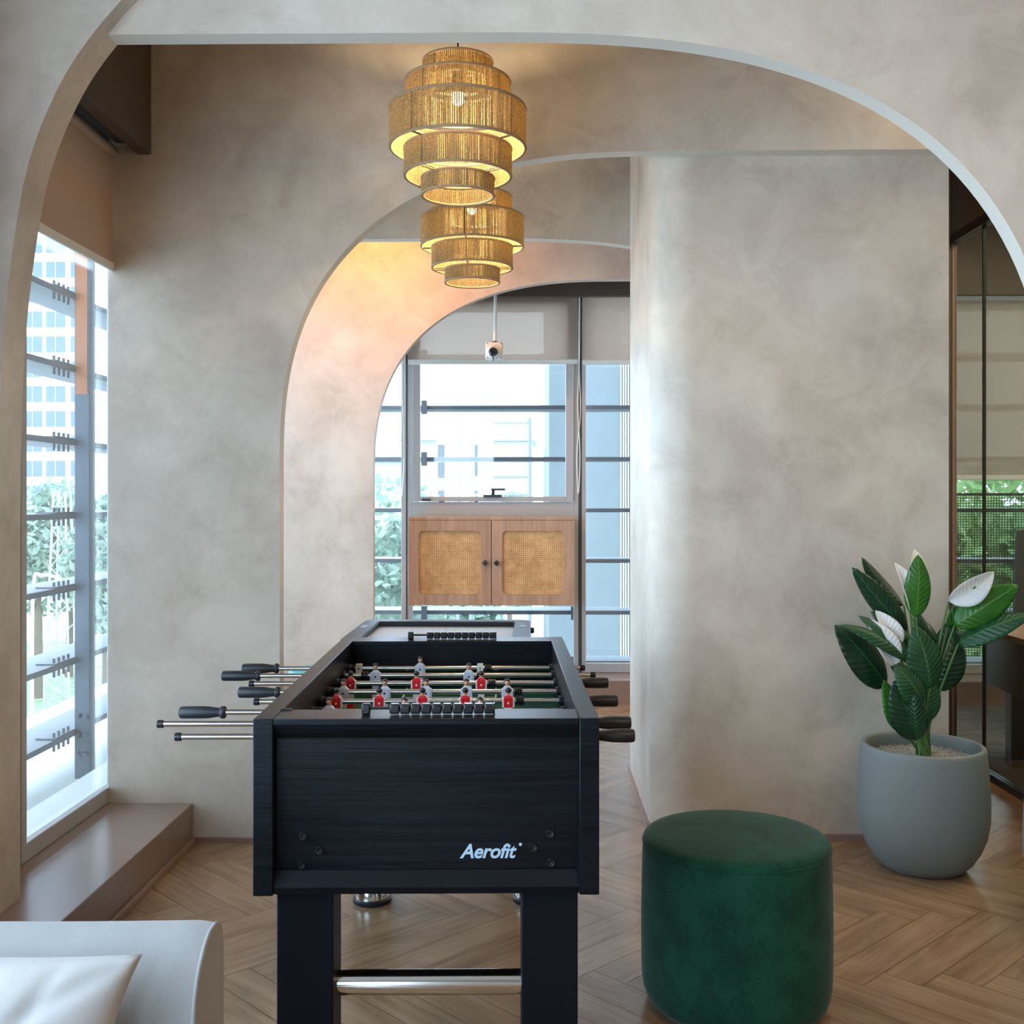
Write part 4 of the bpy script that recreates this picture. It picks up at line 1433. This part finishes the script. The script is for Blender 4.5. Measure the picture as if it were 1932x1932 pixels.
for bs, tp_, w, mat, bow, roll, fold in leaves:
    b = leaf(bs, tp_, w * K * 1.1, mat, bow, roll, fold)
    stems.append(b)
# flowers: spathe folded round a spadix
def flower(base, tip, w, roll, fold):
    b, t = P8(*base), P8(*tip)
    leaf(base, tip, w * K, 'petal', 0.035, roll, fold, 'spathe', belly=0.45)
    c = b + (t - b) * 0.2 - plant.location
    d = b + (t - b) * 0.55 + Vector((0, -0.012, 0)) - plant.location
    MB().path([c, (c + d) / 2, d], [0.005, 0.006, 0.004], 8).build('spadix', 'stem', plant)
    stems.append(b)


flower((478, 425, -0.06), (405, 120, -0.06), 110, 0.3, -0.5)
flower((455, 330, -0.055), (510, 48, -0.05), 120, 0.25, -0.5)
flower((672, 335, -0.06), (932, 186, -0.12), 140, 0.3, -0.55)
flower((378, 695, -0.08), (245, 430, -0.085), 130, 0.1, -0.45)
flower((390, 600, -0.06), (290, 385, -0.06), 110, 0.1, -0.5)
sm = MB()
for i, b in enumerate(stems):
    bl = b - plant.location
    r0 = Vector((-0.02 + 0.007 * (i % 7) , 0.012 * ((i * 5) % 7 - 3), 0.0))
    mid = r0.lerp(bl, 0.55) * 1.0
    mid.x *= 0.72
    m2 = r0.lerp(bl, 0.8); m2.x *= 0.9
    m1 = r0.lerp(bl, 0.3); m1.x = m1.x * 0.5
    sm.path([r0, m1, mid, m2, bl], [0.0065, 0.006, 0.0048, 0.0042, 0.0034], 7)
sm.build('stems', 'stem', plant, smooth=60)

# ------------------------------------------------------------------ sofa and cushion
sx1 = -0.517
sofa = thing('sofa', 'pale grey-blue fabric sofa cut off in the near left corner', 'sofa', (-0.92, 1.4, 0))
Ls = Vector((-0.92, 1.4, 0))
# backrest: swept end profile (YZ) along X with rounded ends
ztop = 0.668
prof = []
yf, yk = 1.655, 1.812
for k in range(9):
    t = k / 8
    prof.append((yf - 0.012 * (1 - t), 0.12 + 0.42 * t))
for k in range(1, 11):      # wide front curve
    t = k / 10 * PI / 2
    prof.append((yf + 0.105 * (1 - math.cos(t)), 0.545 + (ztop - 0.545) * math.sin(t)))
for k in range(1, 9):
    t = k / 8 * PI / 2
    prof.append((yf + 0.110 + (yk - yf - 0.110) * math.sin(t), ztop - 0.06 * (1 - math.cos(t))))
prof += [(yk, 0.5), (yk, 0.12)]
def sofa_back():
    m = MB()
    xs = [-1.32] + [-1.25 + (sx1 + 1.25) * k / 24 for k in range(25)]
    rows = []
    for x in xs:
        sag = -0.006 * math.sin(PI * max(0, min(1, (x + 1.3) / 0.8))) - 0.006 * max(0, (x - sx1 + 0.03) / 0.03) ** 2
        rows.append([m.bm.verts.new((x - Ls.x, y - Ls.y, z + (sag if z > 0.55 else 0))) for y, z in prof])
    n = len(prof)
    for A, B in zip(rows, rows[1:]):
        for k in range(n):
            m.bm.faces.new((A[k], A[(k + 1) % n], B[(k + 1) % n], B[k]))
    m.bm.faces.new(rows[0]); m.bm.faces.new(rows[-1][::-1])
    return m
sb_ = sofa_back().build('backrest', 'sofa', sofa, smooth=40, bevel=0.006, segs=3)
MB().path([(sx1 - Ls.x - 0.004, y - Ls.y - 0.0005, z - 0.001 - 0.006 * (z > 0.55)) for y, z in prof[:-5]], 0.0035, 8).build('piping', 'sofa', sb_, smooth=60)
MB().box(-1.32 - Ls.x, sx1 - Ls.x, 0.85 - Ls.y, 1.643 - Ls.y, 0.10, 0.26).build('base', 'sofa', sofa, bevel=0.02, segs=3)
MB().box(-1.31 - Ls.x, sx1 - 0.01 - Ls.x, 0.83 - Ls.y, 1.640 - Ls.y, 0.262, 0.405).build('seat_cushion', 'sofa', sofa, bevel=0.04, segs=4)
for xx in (-1.22, sx1 - 0.08):
    for yy in (0.92, 1.72):
        MB().tube((xx - Ls.x, yy - Ls.y, 0), (xx - Ls.x, yy - Ls.y, 0.12), 0.015, 12, r1=0.02).build('foot', 'dark_brown', sofa)


def cushion():
    """square pillow 0.46 with puffed middle and pinched corners"""
    bm = bmesh.new()
    n = 40
    S, T = 0.23, 0.075
    rnd = random.Random(2)
    top, bot = {}, {}
    for i in range(n + 1):
        for j in range(n + 1):
            u, v = -1 + 2 * i / n, -1 + 2 * j / n
            pinch = 1 - 0.09 * (1 - u * u) * abs(v) ** 3 - 0.0
            px = S * u * (1 - 0.15 * (1 - abs(v) ** 1.6))
            pz = 0.135 * v * (1 - 0.10 * (1 - abs(u) ** 1.6))
            h = T * ((1 - abs(u) ** 2.6) * (1 - abs(v) ** 2.6)) ** 0.55
            wr = 0.0
            # creases running in from the top edge and the corners
            for (cu, cv, du, dv, amp, wd) in ((0.15, 1, -0.25, -1, .010, .07), (-0.45, 1, 0.1, -1, .012, .08), (0.55, 1, -0.2, -1, .007, .06), (1, 1, -1, -1, .008, .10), (1, -1, -1, 1, .010, .10), (-0.8, 0.2, 1, -0.3, .007, .08)):
                Ld = math.hypot(du, dv)
                ddu, ddv = du / Ld, dv / Ld
                along = (u - cu) * ddu + (v - cv) * ddv
                perp = abs((u - cu) * ddv - (v - cv) * ddu)
                if 0 <= along < 1.1:
                    wr -= 1.0 * amp * math.exp(-(perp / wd) ** 2) * math.sin(PI * min(along / 1.1, 1)) ** 0.6
            edge = i in (0, n) or j in (0, n)
            f = bm.verts.new((px, -h - wr * (0 if edge else 1), pz))
            top[i, j] = f
            bot[i, j] = f if edge else bm.verts.new((px, h * 0.7, pz))
    for i in range(n):
        for j in range(n):
            bm.faces.new((top[i, j], top[i + 1, j], top[i + 1, j + 1], top[i, j + 1]))
            bm.faces.new((bot[i, j + 1], bot[i + 1, j + 1], bot[i + 1, j], bot[i, j]))
    bmesh.ops.recalc_face_normals(bm, faces=bm.faces)
    me = bpy.data.meshes.new('cushion')
    bm.to_mesh(me); bm.free()
    for p in me.polygons: p.use_smooth = True
    me.materials.append(M['cushion'])
    o = bpy.data.objects.new('cushion', me)
    COL.objects.link(o)
    return o


cu = cushion()
RotC = Matrix.Rotation(-0.24, 4, 'X') @ Matrix.Rotation(0.035, 4, 'Y')
# place its upper right corner at the photographed spot
corner = at(269, 1800, 1.60)
off = RotC.to_3x3() @ Vector((0.23, 0, 0.135))
cu.matrix_world = Matrix.Translation(corner - off) @ RotC
tag(cu, 'white square cushion leaning on the sofa backrest', 'cushion')

# ------------------------------------------------------------------ meeting room furniture
ct_ = thing('conference_table', 'oak-topped conference table with charcoal side panel behind the glass', 'table', (3.0, 4.9, 0))
Lt = Vector((3.0, 4.9, 0))
def tb(name, mat, x0, x1, y0, y1, z0, z1, bev=0.003):
    MB().box(x0 - Lt.x, x1 - Lt.x, y0 - Lt.y, y1 - Lt.y, z0, z1).build(name, mat, ct_, bevel=bev)
tb('table_top', 'table_wood', 2.26, 3.7, 4.0, 5.75, 0.675, 0.705)
tb('side_panel', 'charcoal', 2.33, 2.36, 4.1, 5.65, 0.40, 0.674)
tb('side_panel', 'charcoal', 3.6, 3.63, 4.1, 5.65, 0.40, 0.674)
for xx in (2.40, 3.5):
    for yy in (4.25, 5.50):
        tb('leg', 'charcoal', xx, xx + 0.075, yy, yy + 0.075, 0.004, 0.674)


def office_chair(x, y, rz, label):
    t = thing('office_chair', label, 'chair', (x, y, 0.004), rz, 'office chairs at the conference table')
    for k in range(5):
        a = 2 * PI * k / 5 + 0.3
        p = Vector((0.28 * math.cos(a), 0.28 * math.sin(a), 0.075))
        arm = MB().path([(0, 0, 0.11), tuple(p * 0.5 + Vector((0, 0, 0.06))), tuple(p)], [0.022, 0.018, 0.014], 8).build('base_arm', 'black_plastic', t)
        MB().tube((p.x - 0.022 * math.sin(a), p.y + 0.022 * math.cos(a), 0.029), (p.x + 0.022 * math.sin(a), p.y - 0.022 * math.cos(a), 0.029), 0.029, 16).tube((p.x, p.y, 0.03), (p.x, p.y, 0.08), 0.008).build('caster', 'black_plastic', arm)
    MB().tube((0, 0, 0.10), (0, 0, 0.42), 0.024, 16).build('column', 'black_plastic', t)
    MB().box(-0.24, 0.24, -0.24, 0.24, 0.42, 0.49).build('seat', 'charcoal', t, bevel=0.03, segs=4)
    prof = []
    m = MB()
    rows = []
    for k in range(13):
        v = k / 12
        z = 0.58 + 0.58 * v
        hw_ = 0.22 - 0.03 * v * v
        yb_ = 0.25 + 0.04 * v
        rows.append([m.bm.verts.new((hw_ * u, yb_ + 0.05 * (1 - u * u) + d, z)) for d in (0, 0.025) for u in (-1, -.6, -.2, .2, .6, 1)])
    for A, B in zip(rows, rows[1:]):
        for k in range(5):
            m.bm.faces.new((A[k], A[k + 1], B[k + 1], B[k]))
            m.bm.faces.new((A[6 + k + 1], A[6 + k], B[6 + k], B[6 + k + 1]))
        m.bm.faces.new((A[0], B[0], B[6], A[6])); m.bm.faces.new((A[5], A[11], B[11], B[5]))
    for r_ in (rows[0], rows[-1]):
        for k in range(5):
            m.bm.faces.new((r_[k], r_[k + 1], r_[6 + k + 1], r_[6 + k]))
    m.build('backrest', 'charcoal', t, smooth=50)
    MB().path([(0, 0.1, 0.44), (0, 0.28, 0.48), (0, 0.31, 0.66)], 0.018, 10).build('back_support', 'black_plastic', t)
    for s_ in (-1, 1):
        MB().path([(s_ * 0.22, 0.05, 0.46), (s_ * 0.27, 0.05, 0.50), (s_ * 0.27, 0.05, 0.64)], 0.014, 8).box(s_ * 0.27 - 0.03, s_ * 0.27 + 0.03, -0.08, 0.14, 0.64, 0.665).build('armrest', 'black_plastic', t)
    return t


office_chair(3.08, 6.25, 0.0, 'dark office chair at the far end of the conference table')
office_chair(4.05, 5.0, -PI / 2 + 0.2, 'dark office chair on the far long side of the conference table')

# ------------------------------------------------------------------ outside: sun-shade frame
LX, LY = -2.40, 8.10
louv_z = [3.18, 2.80, 2.41, 2.03, 1.645, 1.262, 0.885, 0.50, 0.125]
def tagged(o, *a, **k):
    tag(o, *a, **k); return o
GL = 'grey sun-shade blades outside the left window'
GF = 'grey sun-shade blades outside the far windows'
ordinal = ['topmost', 'second', 'third', 'fourth', 'fifth', 'sixth', 'seventh', 'eighth', 'lowest']
for k, z in enumerate(louv_z):
    if z < 3.0:
        L_ = thing('sunshade_blade', f'grey metal sun-shade blade outside the left window, {ordinal[k]} counted down from the eaves', 'sun shade', (LX, 5.66, z), 0, GL)
        MB().box(-0.26, 0.0, -2.9, -0.001, -0.015, 0.015).box(-0.26, -0.012, -0.001, 3.0, -0.015, 0.015).build('blade', 'louver', L_, bevel=0.003)
        MB().box(-0.10, 0.0, -0.25, -0.01, 0.0155, 0.022).build('bracket', 'louver', L_)
        for q in range(4):
            yq = -0.22 + q * 0.056
            MB().tube((-0.02, yq, -0.05), (-0.02, yq, 0.045), 0.0075, 8).build('bolt', 'louver', L_)
    L_ = thing('sunshade_blade', f'grey metal sun-shade blade outside the far windows, {ordinal[k]} counted down from the eaves', 'sun shade', (1.2, LY, z), 0, GF)
    MB().box(-3.5, 3.6, 0.0, 0.28, -0.015, 0.015).build('blade', 'louver', L_, bevel=0.003)
    for xq in (X7(797) - 1.2 - 0.05, X7(1075) - 1.2 + 0.05):
        MB().box(xq - 0.02, xq + 0.02, -0.03, 0.03, -0.05, 0.05).build('bracket', 'louver', L_)
cl_ = thing('steel_column', 'blue-grey steel column with bolt heads outside the left window', 'column', (-2.37, 5.70, -0.12))
MB().box(-0.040, 0.04, -0.037, 0.037, 0, 4.2).build('beam', 'column', cl_, bevel=0.003)
MB().box(-0.032, 0.030, -0.041, -0.038, 2.02, 3.2).build('reflection_patch', 'orange', cl_)  # orange reflection on the column face, painted as a thin plate
for r_ in range(3):
    for q in (-0.018, 0.022):
        MB().tube((q, -0.037, 0.13 + r_ * 0.10), (q, -0.060, 0.13 + r_ * 0.10), 0.013, 8).build('bolt', 'column', cl_)
ledge = MB().box(-1.95, XL - 0.121, 3.0, 7.2, 0.02, 0.15)
struct('trim_7', ledge, 'white_paint')
struct('trim_8', MB().box(-3.4, -1.8, 2.0, 8.6, -0.34, -0.12), 'concrete_out')
struct('trim_9', MB().box(-1.8, 5.6, 7.6, 8.6, -0.34, -0.12), 'concrete_out')

# perforated screen beyond the meeting room
ps = thing('perforated_screen', 'green-backed metal mesh screen outside the meeting room window', 'screen', (3.4, 8.0, 0))
m = MB()
for k in range(60):
    z = 0.2 + k * 0.0195
    m.box(-1.1, 1.5, 0, 0.003, z, z + 0.005)
for k in range(130):
    x = -1.1 + k * 0.02
    m.box(x, x + 0.0045, 0.0005, 0.0025, 0.2, 1.37)
m.build('mesh', 'screen', ps, smooth=0)
MB().box(-1.1, 1.5, -0.01, 0.012, 1.37, 1.39).build('top_rail', 'louver', ps)

# ------------------------------------------------------------------ outside: ground, buildings, trees
GZ = -8.0
struct('ground_outside', MB().box(-160, 120, 10, 260, GZ - 0.3, GZ), 'concrete_out')
struct('ground_lawn', MB().box(-40, -10, 44, 70, GZ + 0.005, GZ + 0.05).box(-3, 9, 14, 40, GZ + 0.005, GZ + 0.05), 'lawn')
struct('ground_road', MB().box(-120, 60, 74, 86, GZ + 0.005, GZ + 0.03), 'build_pale')


def tower(name, label, x0, x1, y0, depth, top, nfl, cols, mat='build_white', wz=1.9, ww=2.3, z0=GZ, fh=3.0, top_off=2.2, winmat='build_glass', face2=None):
    t = thing(name, label, 'building', ((x0 + x1) / 2, y0 + depth / 2, z0))
    L = t.location
    body = MB().box(x0 - L.x, x1 - L.x, -depth / 2, depth / 2, 0, top - z0).build('wall', mat, t)
    cnt = 0
    for f in range(nfl):
        zf = top - z0 - top_off - f * fh
        if zf < 1: break
        for c in cols:
            if cnt >= 98: break
            cnt += 1
            wv = MB().box(c - ww / 2 - L.x, c + ww / 2 - L.x, -depth / 2 - 0.05, -depth / 2 + 0.02, zf - wz / 2, zf + wz / 2).box(c - 0.05 - L.x, c + 0.05 - L.x, -depth / 2 - 0.09, -depth / 2 - 0.05, zf - wz / 2, zf + wz / 2, mi=1).build('window', [winmat, mat], t)
    MB().box(x0 - L.x - 0.2, x1 - L.x + 0.2, -depth / 2 - 0.35, depth / 2 + 0.2, top - z0, top - z0 + 0.5).build('parapet', mat, t)
    return t


tower('apartment_tower', 'tall white apartment tower with grey windows seen through the left window', -63, -52.6, 130, 12, 37, 14, (-60.4, -57.6, -54.6))
tower('apartment_tower', 'white apartment block right of the steel column outside the left window', -60.0, -49.0, 146, 12, 36, 14, (-57.6, -55.4, -52.4), ww=1.2)
tower('office_building', 'pale blue-grey office building behind the narrow window at the pier', 0.22, 2.1, 15.0, 8, 9.5, 0, (), mat='build_blue', z0=GZ)
ofb = [o for o in COL.objects if o.name.startswith('office_building')][0]
for k in range(5):
    MB().box(1.20 + k * 0.034 - ofb.location.x, 1.213 + k * 0.034 - ofb.location.x, -4.03, -4.0, 1.5, 14.5).build('vertical_fin', 'white_paint', ofb)
rp = MB().box(0.10, 0.16, 14.6, 14.66, 2.0, 3.3)
ro_ = rp.build('red_pipe', 'red_paint', None)
tag(ro_, 'faded red vertical pipe on the corner of the pale office building', 'pipe')
tower('low_building', 'low hazy block beyond the trees behind the sash window', -7.5, 0.0, 62, 8, 4.6, 2, (-6.2, -4.3, -2.2), mat='build_pale', fh=2.6, top_off=1.2, winmat='build_white')
tower('low_building', 'wider hazy block farther left beyond the sash window', -19, -8.5, 80, 10, 4.0, 2, (-17, -14, -11), mat='build_pale', fh=3, top_off=1.2, winmat='build_white')
# scaffold
sf = thing('scaffold_tower', 'thin grey scaffold tower with rungs outside the sash window', 'scaffold', (-0.55, 14.5, GZ))
for xx in (-0.45, -0.28, 0.50):
    MB().tube((xx, 0, 0), (xx, 0, 2.42 - GZ), 0.025, 8).build('upright', 'louver', sf)
for k in range(10):
    z = 2.35 - GZ - k * 0.24
    MB().tube((-0.45, 0, z), (0.50, 0, z), 0.014, 8).build('rung', 'louver', sf)


def tree(name, label, x, y, z0, ztop, r, mat='tree_a', seed=0, nleaf=2600, ls=0.22, group=None, cat='tree'):
    t = thing(name, label, cat, (x, y, z0), 0, group)
    rnd = random.Random(seed)
    h = ztop - z0
    m = MB()
    blobs = []
    for k in range(10):
        a = rnd.uniform(0, 2 * PI); q = rnd.uniform(0, 0.62) * r
        blobs.append((Vector((q * math.cos(a), q * math.sin(a), h * rnd.uniform(0.45, 0.86))), r * rnd.uniform(0.35, 0.6)))
    for k in range(nleaf):
        c, br = rnd.choice(blobs)
        d = Vector((rnd.gauss(0, 1), rnd.gauss(0, 1), rnd.gauss(0, 0.8))).normalized()
        p = c + d * br * rnd.uniform(0.75, 1.08)
        if p.z > h: p.z = h - rnd.uniform(0, 0.3)
        u = Vector((rnd.gauss(0, 1), rnd.gauss(0, 1), rnd.gauss(0, 1))).normalized()
        v = u.orthogonal().normalized()
        s_ = ls * rnd.uniform(0.6, 1.4)
        vs = [m.bm.verts.new(p + u * s_ * a + v * s_ * 0.5 * b) for a, b in ((-1, 0), (0, -1), (1, 0), (0, 1))]
        m.bm.faces.new(vs)
    m.build('crown', mat, t, smooth=0)
    MB().path([(0, 0, 0), (0.05, 0, h * 0.3), (0, 0.05, h * 0.6)], [r * 0.09, r * 0.07, r * 0.04], 8).build('trunk', 'trunk', t)
    return t


# left view
def LG(px, Y): return at(px, 938, Y).x
tree('shade_tree', 'pale green tree below the apartment tower, nearest the window frame', LG(70, 50), 50, GZ, 2.6, 3.0, seed=1)
tree('shade_tree', 'pale green tree half behind the steel column outside the left window', LG(130, 56), 56, GZ, 1.6, 2.6, seed=2)
tree('shade_tree', 'pale green tree at the wall side of the left window view', LG(195, 40), 40, GZ, 2.2, 1.4, seed=3)
tree('palm_shrub', 'spiky green shrub low outside the left window, by the wall', LG(190, 14), 14, -3.6, -1.1, 0.8, 'tree_a', seed=4, nleaf=500, ls=0.18, cat='shrub')
tree('shade_tree', 'leafy tree filling the narrow far window left of the cabinet', LG(722, 24), 24, GZ, 2.1, 2.2, seed=5, nleaf=4200, ls=0.13)
tree('shade_tree', 'hazy round tree at the left of the sash window', LG(830, 46), 46, GZ, 1.9, 1.7, seed=6)
tree('shade_tree', 'hazy broad tree low in the middle of the sash window', LG(890, 38), 38, GZ, 2.0, 1.7, seed=7)
tree('shade_tree', 'hazy tree beside the scaffold outside the sash window', LG(960, 50), 50, GZ, 2.2, 1.8, seed=8)
tree('shade_tree', 'green tree glimpsed under the cane cabinet', LG(890, 19), 19, GZ, -0.35, 1.4, 'tree_b', seed=9, nleaf=3800, ls=0.11)
tree('hedge_bush', 'bright green hedge bush behind the mesh screen', 4.6, 10.9, -2.6, 1.70, 1.6, 'tree_b', seed=10, nleaf=5200, ls=0.10, cat='bush')
tree('hedge_bush', 'taller green hedge bush farther back behind the mesh screen', 4.3, 14.6, -2.6, 2.1, 1.6, 'tree_b', seed=12, nleaf=4200, ls=0.12, cat='bush')
struct('ground_hedge_bank', MB().box(2.2, 14, 16.5, 20, -3, 1.2), 'lawn')
struct('ground_terrace', MB().box(2.2, 14, 8.7, 16.5, -3.2, -2.6), 'concrete_out')

# lattice pylon and street lamp in the left view
py_ = thing('lattice_pylon', 'slim pale lattice pylon among the trees outside the left window', 'pylon', (LG(117, 46), 46, GZ))
m = MB()
for sx_ in (-1, 1):
    for sy_ in (-1, 1):
        m.tube((sx_ * 0.55, sy_ * 0.55, 0), (sx_ * 0.25, sy_ * 0.25, 9.6), 0.05, 6)
for k in range(12):
    z0_, z1_ = k * 0.8, (k + 1) * 0.8
    a0 = 0.55 - 0.3 * z0_ / 9.6; a1 = 0.55 - 0.3 * z1_ / 9.6
    m.tube((-a0, -a0, z0_), (a1, -a1, z1_), 0.03, 5).tube((a0, -a0, z0_), (-a1, -a1, z1_), 0.03, 5).tube((-a0, a0, z0_), (a1, a1, z1_), 0.03, 5)
m.build('lattice', 'build_pale', py_)
lp_ = thing('street_lamp', 'white curved street lamp low outside the left window', 'street lamp', (LG(62, 34), 34, GZ))
MB().path(crom([(0, 0, 0), (0, 0, 6.2), (0.3, 0, 6.9), (1.2, 0, 6.6), (1.8, 0, 5.9)], 6), 0.05, 8).build('arm', 'white_paint', lp_)
